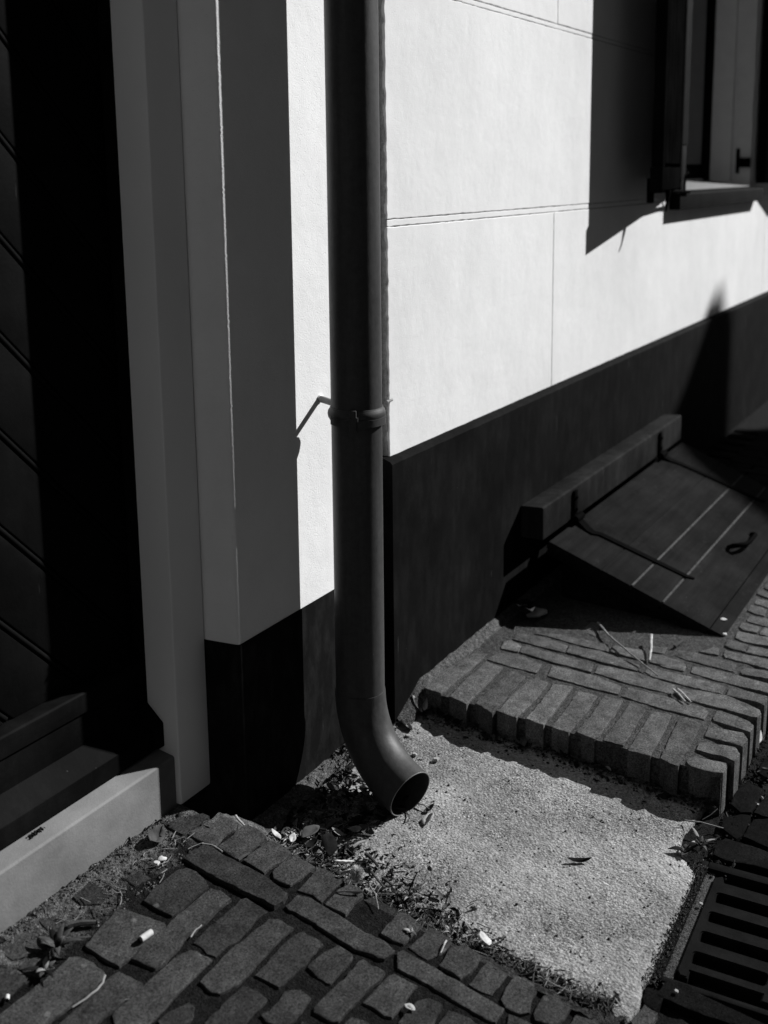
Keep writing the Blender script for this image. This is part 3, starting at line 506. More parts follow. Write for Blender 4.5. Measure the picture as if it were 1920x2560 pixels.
# door of diagonal boards
door = prism("door", [(SX0, 1.287), (1.3146, 1.287), (1.3146, 1.34), (SX0, 1.34)], 'z', .38, 2.6, M_DOOR, house)
def clip(poly, f):
    out = []
    for i in range(len(poly)):
        a, b = poly[i], poly[(i + 1) % len(poly)]; fa, fb = f(a), f(b)
        if fa >= 0: out.append(a)
        if (fa >= 0) != (fb >= 0):
            t = fa / (fa - fb); out.append((a[0] + (b[0] - a[0]) * t, a[1] + (b[1] - a[1]) * t))
    return out
C0, DC, SL = 2.5717, .1537, 1.05
for k in range(-8, 17):
    hi_, lo_ = C0 - DC * k - .009, C0 - DC * (k + 1) + .009
    P = [(SX0 + .01, .3945), (1.3146, .3945), (1.3146, 2.55), (SX0 + .01, 2.55)]
    P = clip(P, lambda p: hi_ - (p[1] + SL * p[0])); P = clip(P, lambda p: (p[1] + SL * p[0]) - lo_) if P else P
    if len(P) >= 3:
        from_bm("board", prism_bm(P, 'y', 1.275, 1.2865, .003, 2), M_DOOR, door, 35)
    a = C0 - DC * k                                         # bead in the groove
    x0 = max(SX0 + .02, (a - 2.5) / SL); x1 = min(1.31, (a - .398) / SL)
    if x1 - x0 > .03: tube("bead", [(x0, 1.2800, a - SL * x0), (x1, 1.2800, a - SL * x1)], .0050, M_DOOR, door, 8)

# ================================================================== DOWNPIPE
PX, PY, PR = 1.6479, 1.0298, .0456
pipe = empty("downpipe", (PX, PY, .06), "dark painted metal downpipe with curved spout fixed at the joint of two white walls", "downpipe")
lean = .0054
def px(z): return PX + (z - .4) * lean / .9
def lathe(name, prof, mat, seg=56, closed=False):
    V = []; F = []; n = len(prof)
    for r, z in prof:
        for k in range(seg):
            a = 2 * math.pi * k / seg; V.append((px(z) + r * math.cos(a), PY + r * math.sin(a), z))
    for i in range(n - 1 + (1 if closed else 0)):
        i2 = (i + 1) % n
        for k in range(seg):
            k2 = (k + 1) % seg; F.append((i * seg + k, i * seg + k2, i2 * seg + k2, i2 * seg + k))
    return mesh(name, V, F, mat, pipe, 50)
zz = [.775 + .05 * i for i in range(50)]
lathe("upper_pipe", [(PR, z) for z in zz], M_PIPE)
lathe("lower_pipe", [(PR - .0002, .235), (PR - .0002, .30), (PR - .0002, .45), (PR - .0002, .6), (PR - .0002, .757), (PR + .0012, .764), (PR + .0015, .770)], M_PIPE)
# swelling collar where the upper length sits in the lower one, with the strap round it
lathe("collar", [(PR + .0006, .762), (PR + .0026, .7655), (PR + .0052, .770), (PR + .0062, .7755), (PR + .0052, .781), (PR + .0028, .7845), (PR + .0016, .7875), (PR + .0004, .7878)], M_PIPE)
def strap_geo():
    V = []; F = []; seg = 40
    for i in range(seg + 1):
        a = math.radians(150 + 215 * i / seg)
        for r, z in ((PR + .0068, .7605), (PR + .0068, .7735), (PR + .0030, .7735), (PR + .0030, .7605)):
            V.append((px(z) + r * math.cos(a), PY + r * math.sin(a), z - .003 * math.sin(math.pi * i / seg)))
    for i in range(seg):
        for k in range(4):
            k2 = (k + 1) % 4; F.append((i * 4 + k, (i + 1) * 4 + k, (i + 1) * 4 + k2, i * 4 + k2))
    F.append((3, 2, 1, 0)); F.append(tuple(seg * 4 + k for k in range(4)))
    return V, F
V, F = strap_geo(); strap = mesh("strap", V, F, M_PIPE, pipe, 40)
an = math.radians(205); ca, sa = math.cos(an), math.sin(an)
cl = [(px(.77) + (PR + r) * ca - t * sa, PY + (PR + r) * sa + t * ca) for r, t in ((.002, -.006), (.011, -.006), (.011, .006), (.002, .006))]
clasp = prism("clasp", cl, 'z', .752, .790, M_PIPE, strap, .0015)
tube("bolt", [(px(.77) + (PR + .009) * ca + .011 * sa, PY + (PR + .009) * sa - .011 * ca, .774), (px(.77) + (PR + .009) * ca - .009 * sa, PY + (PR + .009) * sa + .009 * ca, .774)], .0042, M_PIPE, strap, 6)
hook = tube("hook_pin", [(1.6654, 1.122, .7905), (1.661, 1.106, .7895), (1.6555, 1.088, .788), (1.650, 1.072, .786)], [.0064, .0062, .0060, .0060], M_GALV, pipe, 10)
lathe_r = [(0.0075, 0), (0.0078, .002), (.006, .004)]
V = []; F = []
for r, d in lathe_r + [(.002, .0045)]:
    for k in range(10):
        a = 2 * math.pi * k / 10; V.append((1.6654 + r * math.cos(a) * (1 + .2 * math.sin(3 * a)), 1.1178 - d, .7905 + r * math.sin(a)))
for i in range(3):
    for k in range(10): F.append((i * 10 + k, i * 10 + (k + 1) % 10, (i + 1) * 10 + (k + 1) % 10, (i + 1) * 10 + k))
F.append(tuple(30 + k for k in range(10)))
mesh("plaster_collar", V, F, M_STUCCO_L, hook, 60)

# lap seam running up the pipe
for z0, z1 in ((.252, .756), (.790, 3.2)):
    V = []; F = []; zs_ = [z0 + (z1 - z0) * i / 20 for i in range(21)]
    for z in zs_:
        for da, r in ((-4, PR), (-2.2, PR + .0009), (-1.2, PR + .0010), (0, PR)):
            a = math.radians(-22 + da); V.append((px(z) + r * math.cos(a), PY + r * math.sin(a), z))
    for i in range(20):
        for k in range(3): F.append((i * 4 + k, i * 4 + k + 1, (i + 1) * 4 + k + 1, (i + 1) * 4 + k))
    mesh("lap_seam", V, F, M_PIPE, pipe, 60)
# curved spout
hd = Vector((-.30, -.954, 0)).normalized(); RB = .150; B0 = Vector((px(.246), PY, .246)); BEND = math.radians(73)
path = [B0 + Vector((0, 0, .006)), B0]
for i in range(1, 23):
    a = BEND * i / 22; path.append(B0 + hd * RB * (1 - math.cos(a)) - Vector((0, 0, RB * math.sin(a))))
dirn = hd * math.sin(BEND) - Vector((0, 0, math.cos(BEND)))
path += [path[-1] + dirn * .014, path[-1] + dirn * .028]
seg = 56; side = hd.cross(Vector((0, 0, 1)))
def spout(r_of, flip, V, F):
    base = len(V)
    for i, p in enumerate(path):
        t = (path[min(i + 1, len(path) - 1)] - path[max(i - 1, 0)]).normalized(); b2 = t.cross(side)
        for k in range(seg):
            a = 2 * math.pi * k / seg; V.append(p + (side * math.cos(a) + b2 * math.sin(a)) * r_of(i))
    for i in range(len(path) - 1):
        for k in range(seg):
            k2 = (k + 1) % seg; q = (base + i * seg + k, base + i * seg + k2, base + (i + 1) * seg + k2, base + (i + 1) * seg + k)
            F.append(q[::-1] if flip else q)
V, F = [], []
spout(lambda i: PR + .0014 - (.0006 if i < 1 else 0), False, V, F); nb = len(V)
spout(lambda i: PR - .0006, True, V, F)
e = (len(path) - 1) * seg
for k in range(seg):
    k2 = (k + 1) % seg; F.append((e + k, e + k2, nb + e + k2, nb + e + k)); F.append((k2, k, nb + k, nb + k2))
spout_o = mesh("spout", V, F, M_PIPE, pipe, 50)

ring = [path[-1] + (side * math.cos(2 * math.pi * k / 40) + dirn.cross(side) * math.sin(2 * math.pi * k / 40)) * (PR + .0004) for k in range(41)]
tube("worn_rim", ring, .0011, M_GALV, spout_o, 6)

# ================================================================== RIGHT HOUSE
house2 = empty("house", (2.6, 1.1, .1), "white house with scored block render, black plinth and open dark shutter at right", "house")
YW = 1.10
def jrect(x0, z0, x1, z1, j, st=.02, seed=0, ragged=0.0):
    P = []
    def run(a, b, horiz, jj):
        n = max(1, int(abs((b[0] - a[0]) + (b[1] - a[1])) / st))
        for k in range(n):
            x = a[0] + (b[0] - a[0]) * k / n; z = a[1] + (b[1] - a[1]) * k / n
            d = fbm(x * 45, z * 45, seed, 4) * jj
            P.append((x, z + d) if horiz else (x + d, z))
    run((x0, z0), (x1, z0), True, j); run((x1, z0), (x1, z1), False, j); run((x1, z1), (x0, z1), True, j); run((x0, z1), (x0, z0), False, max(j, ragged))
    return P
def slab(name, poly, y0, y1, mat, parent, bev=.0012):
    c = (sum(p[0] for p in poly) / len(poly), sum(p[1] for p in poly) / len(poly)); n = len(poly)
    V = []; F = []
    def ins(i, d):
        a, b = poly[i - 1], poly[(i + 1) % n]; t = Vector((b[0] - a[0], b[1] - a[1])).normalized()
        return (poly[i][0] - t.y * d, poly[i][1] + t.x * d)
    for d, y in ((bev * 1.6, y0), (bev * .4, y0 + bev * .5), (0, y0 + bev * 1.5), (0, y1)):
        for i in range(n):
            p = ins(i, d); V.append((p[0], y, p[1]))
    for r in range(3):
        for i in range(n): F.append((r * n + i, r * n + (i + 1) % n, (r + 1) * n + (i + 1) % n, (r + 1) * n + i))
    F.append(tuple(range(n))[::-1])
    return mesh(name, V, F, mat, parent)
WX0, WX1, WZ = 3.86, 5.01, 1.112              # window opening
backing = box_bm((1.889, 1.1055, .60), (WX0, 1.5, 3.4))
box_bm((WX1, 1.1055, .60), (9, 1.5, 3.4), 0, 2, backing); box_bm((WX0, 1.1055, .60), (WX1, 1.5, WZ - .02), 0, 2, backing); box_bm((WX0, 1.1055, 2.5), (WX1, 1.5, 3.4), 0, 2, backing)
wall2 = from_bm("wall", backing, M_EDGE, house2)
box("wall_core", (1.905, 1.119, -.06), (9, 1.49, .6), M_EDGE, house2)
blocks = [(1.886, .622, 2.7445, 1.0905, .003), (2.7462, .622, 5.3, 1.0905, 0), (5.3016, .622, 9, 1.0905, 0),
          (1.886, 1.1062, WX0, 1.5470, .003), (WX1, 1.1062, 9, 1.5470, 0),
          (1.886, 1.5602, 2.7505, 2.02, .003), (2.7522, 1.5602, WX0, 2.02, 0), (WX1, 1.5602, 9, 2.02, 0),
          (1.886, 2.033, WX0, 2.49, .003), (WX1, 2.033, 9, 2.49, 0), (1.886, 2.503, 9, 3.4, .003)]
for i, (x0, z0, x1, z1, rg) in enumerate(blocks):
    slab("render_block", jrect(x0, z0, x1, z1, .0012, .008, i * 3.1, rg), YW, 1.1056, M_STUCCO_R, wall2, .0011)
for i, (x0, x1, z0, z1) in enumerate(((1.887, WX0, 1.0924, 1.1046), (WX1, 9, 1.0924, 1.1046), (WX0, WX1, 1.0924, 1.0926 + .006), (1.887, WX0, 1.5488, 1.5588), (WX1, 9, 1.5488, 1.5588), (1.887, WX0, 2.0216, 2.0316))):
    slab("joint_band", jrect(x0, z0, x1, z1, .0010, .008, 40 + i), YW + .0008, 1.1056, M_STUCCO_R, wall2, .0008)
# broken render edge where the two houses meet
V = []; F = []; rows = 150
for r in range(rows + 1):
    z = .632 + (3.4 - .632) * r / rows
    for k, (dx, y) in enumerate(((0, 1.1015), (-.003, 1.104), (-.0035, 1.110), (-.002, 1.1185))):
        V.append((1.8885 + dx + fbm(z * 60, y * 200, 3) * .0025, y + fbm(z * 45, y * 99, 7) * .001, z))
for r in range(rows):
    for k in range(3): F.append((r * 4 + k, r * 4 + k + 1, (r + 1) * 4 + k + 1, (r + 1) * 4 + k))
mesh("render_edge", V, F, M_EDGE, wall2, 60)
tube("screw", [(1.893, 1.098, .7485), (1.872, 1.0945, .7495), (1.862, 1.093, .750)], [.003, .003, .004], M_GALV, house2, 8)
# plinth with its sloping ledge
pr = [(1.081, -.05), (1.20, -.05), (1.20, .6335), (1.0995, .6335), (1.0850, .6285), (1.081, .6235)]
V = []; F = []; xs = [1.8625 + .03 * i for i in range(60)] + [3.7 + .5 * i for i in range(1, 12)]; n = len(pr)
for x in xs:
    for i, (y, z) in enumerate(pr):
        j = fbm(x * 38, 2, i) * .0012 if i in (4, 5) else (fbm(x * 20, 2, 8) * .0008 if i == 3 else 0)
        V.append((x, y + j * .6, z + j))
for a in range(len(xs) - 1):
    for i in range(n):
        i2 = (i + 1) % n; F.append((a * n + i, a * n + i2, (a + 1) * n + i2, (a + 1) * n + i))
F.append(tuple(range(n))[::-1]); F.append(tuple((len(xs) - 1) * n + i for i in range(n)))
bm = bmesh.new(); me = bpy.data.meshes.new("t"); me.from_pydata(V, [], F); bm.from_mesh(me); bpy.data.meshes.remove(me)
from_bm("plinth", bm, M_PLINTH, house2, 25)
# cement fillet where the step meets the plinth
V = []; F = []
xs = [1.87 + .02 * i for i in range(60)]
for x in xs:
    h = .012 + fbm(x * 22, 1, 3) * .004
    b = zs(1.07) if x > 1.97 else zc(1.07) + (zs(1.07) - zc(1.07)) * max(0, (x - 1.87) / .1)
    for d, z in ((0, b + h), (.006, b + h * .8), (.016, b + .004), (.028 + fbm(x * 30, 4, 1) * .006, b - .005)): V.append((x, 1.0815 - d, z))
for a in range(len(xs) - 1):
    for k in range(3): F.append((a * 4 + k, a * 4 + k + 1, (a + 1) * 4 + k + 1, (a + 1) * 4 + k))
mesh("cement_fillet", V, F, M_SANDPALE, house2, 60)
# window: sill, jamb lining, sash and glass
win = box("window", (WX0 + .012, 1.30, 1.16), (WX1 - .012, 1.335, 2.5), M_DOOR, house2)
box("pane", (WX0 + .06, 1.293, 1.22), (WX1 - .055, 1.2995, 2.45), M_GLASS, win)
box("stile", (WX1 - .055, 1.275, 1.14), (WX1 - .0355, 1.2995, 2.48), M_DOOR, win, .003)
prism("window_sill", [(1.062, 1.064), (1.0995, 1.064), (1.0995, 1.10), (1.30, 1.115), (1.30, 1.148), (1.066, 1.118), (1.062, 1.114)], 'x', 3.775, 5.06, M_PLINTH, win, .002)
prism("sill_board", [(1.10, 1.1245), (1.292, 1.1488), (1.292, 1.153), (1.10, 1.1285)], 'x', WX0 + .001, WX1 - .001, M_SILLW, win, .001)
prism("jamb_lining", [(WX1 - .034, 1.104), (WX1 + .002, 1.104), (WX1 + .002, 1.172), (WX1 - .034, 1.172)], 'z', 1.13, 2.5, M_JAMB, win, .003)
prism("jamb_lining", [(WX1 - .034, 1.188), (WX1 + .002, 1.188), (WX1 + .002, 1.292), (WX1 - .034, 1.292)], 'z', 1.13, 2.5, M_JAMB, win, .003)
prism("jamb_groove", [(WX1 - .016, 1.172), (WX1 + .002, 1.172), (WX1 + .002, 1.188), (WX1 - .016, 1.188)], 'z', 1.13, 2.5, M_JAMB, win)
for k in range(3):
    x = WX0 - .055 + k * .034
    prism("casing", [(x, 1.070 + .004 * k), (x + .030, 1.070 + .004 * k), (x + .030, 1.0998), (x, 1.0998)], 'z', 1.28, 2.5, M_CASE, win, .004)
prism("casing_foot", [(WX0 - .055, 1.076), (WX0 + .042, 1.082), (WX0 + .042, 1.0998), (WX0 - .055, 1.0998)], 'z', 1.165, 1.279, M_CASE, win, .003)
box("sill_block", (3.792, 1.066, 1.1195), (3.85, 1.098, 1.162), M_CASE, win, .003)

# shutter swung open towards the wall
shut = empty("shutter", (3.80, 1.085, 1.137), "black wooden window shutter swung open almost flat to the white wall", "shutter")
HG = Vector((3.802, 1.085)); FR = Vector((3.232, .980)); al = (FR - HG).normalized(); pn = Vector((al.y, -al.x))
if pn.y > 0: pn = -pn
def leaf(name, s0, s1, t0, t1, z0, z1, bev=.002, par=shut):
    q = [HG + al * s0 + pn * t0, HG + al * s1 + pn * t0, HG + al * s1 + pn * t1, HG + al * s0 + pn * t1]
    return prism(name, [(a.x, a.y) for a in q], 'z', z0, z1, M_SHUT, par, bev)
Ls = (FR - HG).length
leaf("panel", .06, Ls - .06, -.008, .008, 1.21, 2.6)
leaf("hinge_stile", 0, .0595, -.016, .016, 1.137, 2.6); leaf("meeting_stile", Ls - .0595, Ls, -.016, .016, 1.205, 2.6)
leaf("bottom_rail", .0597, Ls + .012, -.018, .018, 1.137, 1.2045)
for k in range(5): leaf("plank", .064 + k * .088, .064 + k * .088 + .084, .0082, .0145, 1.215, 2.6, .002)
# iron stay with T end, hook under the shutter and pin on the sill
stay = empty("shutter_stay", (3.34, 1.035, 1.10), "black iron T shaped shutter stay lying in front of the window sill", "stay")
box("t_bar", (3.330, 1.028, 1.098), (3.372, 1.040, 1.172), M_IRON, stay, .003)
tube("rod", [(3.372, 1.034, 1.133), (3.55, 1.042, 1.131), (3.74, 1.054, 1.1265), (3.86, 1.058, 1.1215)], [.007, .006, .005, .006], M_IRON, stay, 8)
tube("hook", [(3.79, 1.053, 1.122), (3.785, 1.052, 1.15), (3.79, 1.051, 1.178), (3.81, 1.05, 1.188), (3.825, 1.05, 1.180)], .004, M_IRON, stay, 8)
hk = tube("hook", [(3.47, 1.016, 1.14), (3.462, 1.013, 1.118), (3.452, 1.012, 1.10), (3.445, 1.011, 1.088), (3.436, 1.009, 1.078), (3.428, 1.008, 1.072)], [.009, .008, .005, .0045, .004, .003], M_IRON, shut, 8)
# iron catch on the far jamb
catch = empty("jamb_catch", (4.99, 1.12, 1.2), "small black iron catch fixed to the white window jamb", "catch")
box("plate", (4.9615, 1.150, 1.18), (4.9755, 1.164, 1.285), M_IRON, catch, .002)
box("arm", (4.952, 1.104, 1.205), (4.975, 1.1495, 1.245), M_IRON, catch, .003)

# second shutter on the far side
s2 = empty("shutter", (5.06, 1.09, 1.13), "narrow sliver of black shutter at the right edge beside the white jamb", "shutter")
prism("stile", [(5.03, 1.052), (5.10, 1.04), (5.10, 1.08), (5.03, 1.092)], 'z', 1.137, 2.6, M_SHUT, s2, .003)
prism("panel", [(5.102, 1.05), (5.60, .96), (5.60, .985), (5.102, 1.075)], 'z', 1.15, 2.6, M_SHUT, s2, .002)

# ================================================================== CELLAR HATCH
hatch = empty("cellar_hatch", (3.13, .8, .1), "sloping black boarded cellar hatch hinged on a beam against the plinth", "hatch")
prism("beam", [(1.020, .2865), (1.0808, .2865), (1.0808, .3690), (1.0240, .3715), (1.020, .3680)], 'x', 2.505, 3.735, M_BEAM, hatch, .003)
sl = (.28 - .093) / (1.02 - .583); ln = math.hypot(1, sl)
dv = Vector((0, -1 / ln, -sl / ln)); nv = Vector((0, -sl / ln, 1 / ln))
def on_slab(x, y, h=0): return Vector((x, y, .093 + sl * (y - .583))) + nv * h
def plank(name, ya, yb, x0a, x0b, x1, t, mat, par, h=0.0):
    V = []
    for h_ in (h, h - t):
        V += [on_slab(x0a, ya, h_), on_slab(x1, ya, h_), on_slab(x1, yb, h_), on_slab(x0b, yb, h_)]
    bm = bmesh.new(); vv = [bm.verts.new(v) for v in V]
    for f in ((0, 1, 2, 3), (7, 6, 5, 4), (0, 4, 5, 1), (1, 5, 6, 2), (2, 6, 7, 3), (3, 7, 4, 0)): bm.faces.new([vv[i] for i in f])
    bmesh.ops.recalc_face_normals(bm, faces=bm.faces)
    bmesh.ops.bevel(bm, geom=bm.edges[:], offset=.0014, segments=2, affect='EDGES')
    return from_bm(name, bm, mat, par, 35)
XR = 3.735
def xl_(y): return 2.53 + (1.02 - y) * .115
lid = plank("lid", 1.012, .600, xl_(1.012) + .01, xl_(.6) + .01, XR - .01, .018, M_HATCH, hatch, -.0205)
for ya, yb in ((1.0145, .8812), (.8806, .8095), (.8040, .7340), (.7285, .6185), (.6165, .5835)):
    plank("board", ya, yb, xl_(ya), xl_(yb), XR, .0195, M_HATCH, lid, R.uniform(-.0008, .0006))
for ya, yb in ((.8094, .8041), (.7339, .7286)):
    plank("seam_filler", ya, yb, xl_(ya) + .012, xl_(yb) + .012, XR - .005, .016, M_SEAM, lid, -.0016)
# cheek under the left edge of the slope and the curb round the opening
prism("cheek", [(1.005, .07), (1.005, .25), (.60, .078), (.60, .07)], 'x', 2.60, 2.63, M_HATCH, hatch, .002)
prism("cheek", [(1.005, .07), (1.005, .25), (.60, .078), (.60, .07)], 'x', 3.69, 3.72, M_HATCH, hatch, .002)
def hinge(xb, pts):
    h = empty("strap_hinge", (xb, 1.01, .28)); h.parent = hatch; h.location = Vector((xb, 1.01, .28)) - WLOC[hatch]
    box("upright", (xb - .011, 1.0125, .292), (xb + .011, 1.0195, .364), M_IRON, h, .002)
    tube("knuckle", [(xb - .024, 1.007, .2905), (xb + .024, 1.007, .2905)], .0105, M_IRON, h, 12)
    for dz_ in (.312, .345): tube("bolt", [(xb, 1.013, dz_), (xb, 1.0085, dz_)], [.0055, .004], M_IRON, h, 8)
    V = []; F = []
    for i, (x, y, w) in enumerate(pts):
        hb = .004 if i else .010
        for dx, hh in ((-w, -.001), (-w, hb), (w, hb), (w, -.001)): V.append(on_slab(x + dx, y, hh))
    for i in range(len(pts) - 1):
        for k in range(3): F.append((i * 4 + k, (i + 1) * 4 + k, (i + 1) * 4 + k + 1, i * 4 + k + 1))
    F.append((0, 1, 2, 3)); e_ = (len(pts) - 1) * 4; F.append((e_ + 3, e_ + 2, e_ + 1, e_))
    mesh("strap", V, F, M_IRON, h)
hinge(2.716, [(2.722, 1.008, .016), (2.711, .977, .015), (2.708, .962, .012), (2.724, .947, .010), (2.747, .84, .010), (2.770, .729, .008), (2.782, .712, .003)])
hinge(3.480, [(3.492, 1.008, .016), (3.508, .985, .015), (3.522, .960, .012), (3.533, .92, .010), (3.556, .82, .010), (3.577, .722, .009), (3.59, .703, .003)])
handle = tube("handle", [on_slab(3.087, .700, .002), on_slab(3.082, .690, .016), on_slab(3.090, .678, .024), on_slab(3.125, .668, .022), on_slab(3.165, .664, .019), on_slab(3.21, .664, .018), on_slab(3.245, .664, .018), on_slab(3.266, .668, .010), on_slab(3.27, .676, .001)], [.006, .007, .007, .007, .006, .006, .006, .006, .007], M_IRON, hatch, 8)

# ================================================================== DRAIN
drain = empty("drain", (1.62, .27, .0), "cast iron street drain with slotted grate set in dark bricks at the right edge", "drain")
ga = math.radians(1.8); gx, gy = math.cos(ga), math.sin(ga); G0 = Vector((1.4869, .3852))
def gp(s, t): return (G0.x + gx * s + gy * t, G0.y + gy * s - gx * t)     # s along +x, t towards the street
GZ = .0155; GL, GW = .2715, .262
def gbox(name, s0, s1, t0, t1, z0, z1, mat, par, bev=.003):
    return prism(name, [gp(s0, t0), gp(s1, t0), gp(s1, t1), gp(s0, t1)], 'z', z0, z1, mat, par, bev, 2)
def rrect(s0, s1, t0, t1, r, n=4):
    P = []
    for cs, ct, a0 in ((s1 - r, t1 - r, 0), (s0 + r, t1 - r, 90), (s0 + r, t0 + r, 180), (s1 - r, t0 + r, 270)):
        for k in range(n + 1):
            a = math.radians(a0 + 90 * k / n); P.append((cs + r * math.cos(a), ct + r * math.sin(a)))
    return P
holes = []
for s0, s1 in ((.0345, .0625), (.089, .1150), (.1430, .1685), (.1965, .2230)):
    for t0, t1 in ((.0135, .1225), (.1415, GW - .0135)): holes.append(rrect(s0, s1, t0, t1, .006))
outer = [(.010, 0), (.2615, 0)]
for t0, t1 in ((.018, .1225), (.1415, GW - .018)):       # half slots open to the frame at both ends
    outer += [(GL, t0 - .006), (.2540, t0), (.2540, t1), (GL, t1 + .004)]
outer += [(GL, GW), (0, GW)]
for t0, t1 in ((GW - .018, .1415), (.1225, .018)): outer += [(0, t0), (.0165, t0), (.0165, t1), (0, t1)]
outer += [(0, .006)]
bm = bmesh.new()
def loop(P):
    v = [bm.verts.new((*gp(*p), GZ)) for p in P]
    return [bm.edges.new((v[k], v[(k + 1) % len(v)])) for k in range(len(v))]
ed = loop(outer)
for hpoly in holes: ed += loop(hpoly)
bmesh.ops.triangle_fill(bm, use_beauty=True, edges=ed)
ex = bmesh.ops.extrude_face_region(bm, geom=bm.faces[:])
for v in ex["geom"]:
    if isinstance(v, bmesh.types.BMVert): v.co.z -= .032
rim = [e for e in bm.edges if len(e.link_faces) == 2 and abs(e.verts[0].co.z - GZ) < 1e-6 and abs(e.verts[1].co.z - GZ) < 1e-6 and e.calc_face_angle(0) > .7]
bmesh.ops.bevel(bm, geom=rim, offset=.0018, segments=2, affect='EDGES', clamp_overlap=True)
from_bm("grate", bm, M_CAST, drain, 40)
fr = gbox("frame", -.020, GL + .030, -.029, -.0175, GZ - .06, GZ + .0010, M_CAST, drain, .003)
gbox("frame_side", GL + .0100, GL + .0300, -.017, GW + .03, GZ - .06, GZ + .0012, M_CAST, fr, .003)
gbox("frame_side", -.020, -.0085, -.017, GW + .03, GZ - .06, GZ - .0030, M_CAST, fr, .003)
gbox("sand_fill", -.0080, GL + .0095, -.0170, -.0015, GZ - .06, GZ - .006, M_SAND_S, fr, .002)
gbox("sump", -.03, GL + .03, -.03, GW + .04, -.074, -.070, M_PUTTY, drain, 0)

# ================================================================== UNSEEN HOUSES (out of frame: added to shade the sky and throw the shadow at right)
oy = -3.0; dyy = 1.081 - oy
def row_house(x0, x1, eave, label, mat, gable=None):
    h = empty("house", ((x0 + x1) / 2, oy, -.07), label, "house")
    prism("wall", [(x0, -.07), (x1, -.07), (x1, eave), (x0, eave)], 'y', oy - 6.4, oy, mat, h)
    rg = eave + 3.5
    prism("roof", [(oy + .12, eave - .1), (oy - 3.2, rg), (oy - 6.5, eave - .1)], 'x', x0 + .003, x1 - .003, M_ROOF, h)
    n = max(1, int((x1 - x0) / 1.7)); w = (x1 - x0) / n
    for k in range(n):
        c = x0 + w * (k + .5)
        if k == n // 2:
            d_ = box("door", (c - .45, oy + .002, -.06), (c + .45, oy + .05, 2.1), M_DOOR, h, .004)
            box("handle", (c + .33, oy + .052, .98), (c + .37, oy + .09, 1.1), M_STEEL, d_, .003)
        else:
            w_ = box("window", (c - .5, oy + .002, .8), (c + .5, oy + .05, 2.2), M_WHITE, h, .004)
            for s_ in (0, 1): box("pane", (c - .43 + s_ * .46, oy + .051, .88), (c - .03 + s_ * .46, oy + .056, 2.12), M_GLASS, w_)
    return h
row_house(-9.0, -3.2, 2.65, "unseen long low house opposite, added to shade the sky, leftmost of the row", M_WALLFAR)
row_house(-3.19, 2.4, 2.6, "unseen low house behind the camera, added opposite the white walls to shade the sky", M_WALLFAR)
row_house(2.41, 9.4, 2.65, "unseen low house opposite, added to shade the sky, right of the one behind the camera", M_WALLFAR)
def sh(x, z): return (x + 1.73 * dyy, z + 1.25 * dyy)
poly = [sh(3.40, .10), sh(3.87, .354), sh(4.40, .645), sh(4.43, .735), sh(4.60, .745), sh(4.68, .60)]  # gable outline projected back along the sun from the shadow it throws
base = [(poly[0][0], -.07)] + poly + [(poly[-1][0], -.07)]
far = empty("house", (11.2, oy, -.07), "taller unseen house opposite, gable shaped to throw the shadow at right, rightmost of the row", "house")
prism("wall", base, 'y', oy - .9, oy, M_WALLFAR, far)
box("door", (poly[2][0] - .45, oy + .002, -.06), (poly[2][0] + .45, oy + .05, 2.1), M_DOOR, far, .004)
# unseen house added behind the camera to block the low sky
endh = empty("house", (-6, -1, -.07), "unseen tall house behind the camera, added to block the low sky", "house")
box("wall", (-9, -2.9, -.07), (-5.2, 1.05, 6.2), M_WALLFAR, endh)
box("door", (-5.198, -1.4, -.06), (-5.15, -.5, 2.1), M_DOOR, endh, .004)
# unseen wall added left of the door: blocks sky, bounces light to the post
own = empty("house", (-3, 1.2, -.07), "unseen brick house left of the black boarded door, added to block sky and bounce light", "house")
box("wall", (-9, 1.12, -.07), (.34, 1.6, 5.5), M_NEXT, own)

# ================================================================== LITTER AND WEEDS
def leaf_geo(c, L, W, ang, curl=.3, tilt=0.0, roll_=0.0, V=None, F=None, pts=7, point=.9):
    V = [] if V is None else V; F = [] if F is None else F; b = len(V)
    ca, sa = math.cos(ang), math.sin(ang)
    for i in range(pts + 1):
        s = i / pts; w = W * math.sin(math.pi * min(1, s ** point * .96 + .02)) ** .8
        for side_ in (-1, 0, 1):
            x = (s - .5) * L; y = side_ * w * .5
            z = curl * L * (s - .5) ** 2 * 2 + (abs(side_) * w * .35 * (1 if curl >= 0 else -1)) + tilt * x + roll_ * y
            z += R.uniform(-.04, .04) * W
            V.append(Vector((c[0] + ca * x - sa * y, c[1] + sa * x + ca * y, c[2] + z)))
    for i in range(pts):
        for k in (0, 1): F.append((b + i * 3 + k, b + i * 3 + k + 1, b + (i + 1) * 3 + k + 1, b + (i + 1) * 3 + k))
    return V, F
def solid_leaf(name, V, F, mat, label, cat, group=None, th=.0006):
    o = mesh(name, V, F, mat, None, 60)
    m_ = o.modifiers.new("thickness", 'SOLIDIFY'); m_.thickness = th; m_.offset = 0
    return tag(o, label, cat, group)
def leaf(name, c, L, W, ang, mat, label, curl=.3, tilt=0, roll_=0, group=None):
    V, F = leaf_geo(c, L, W, ang, curl, tilt, roll_)
    lo_ = min(v.z for v in V); 
    for v in V: v.z += c[2] - lo_
    return solid_leaf(name, V, F, mat, label, "leaf", group)
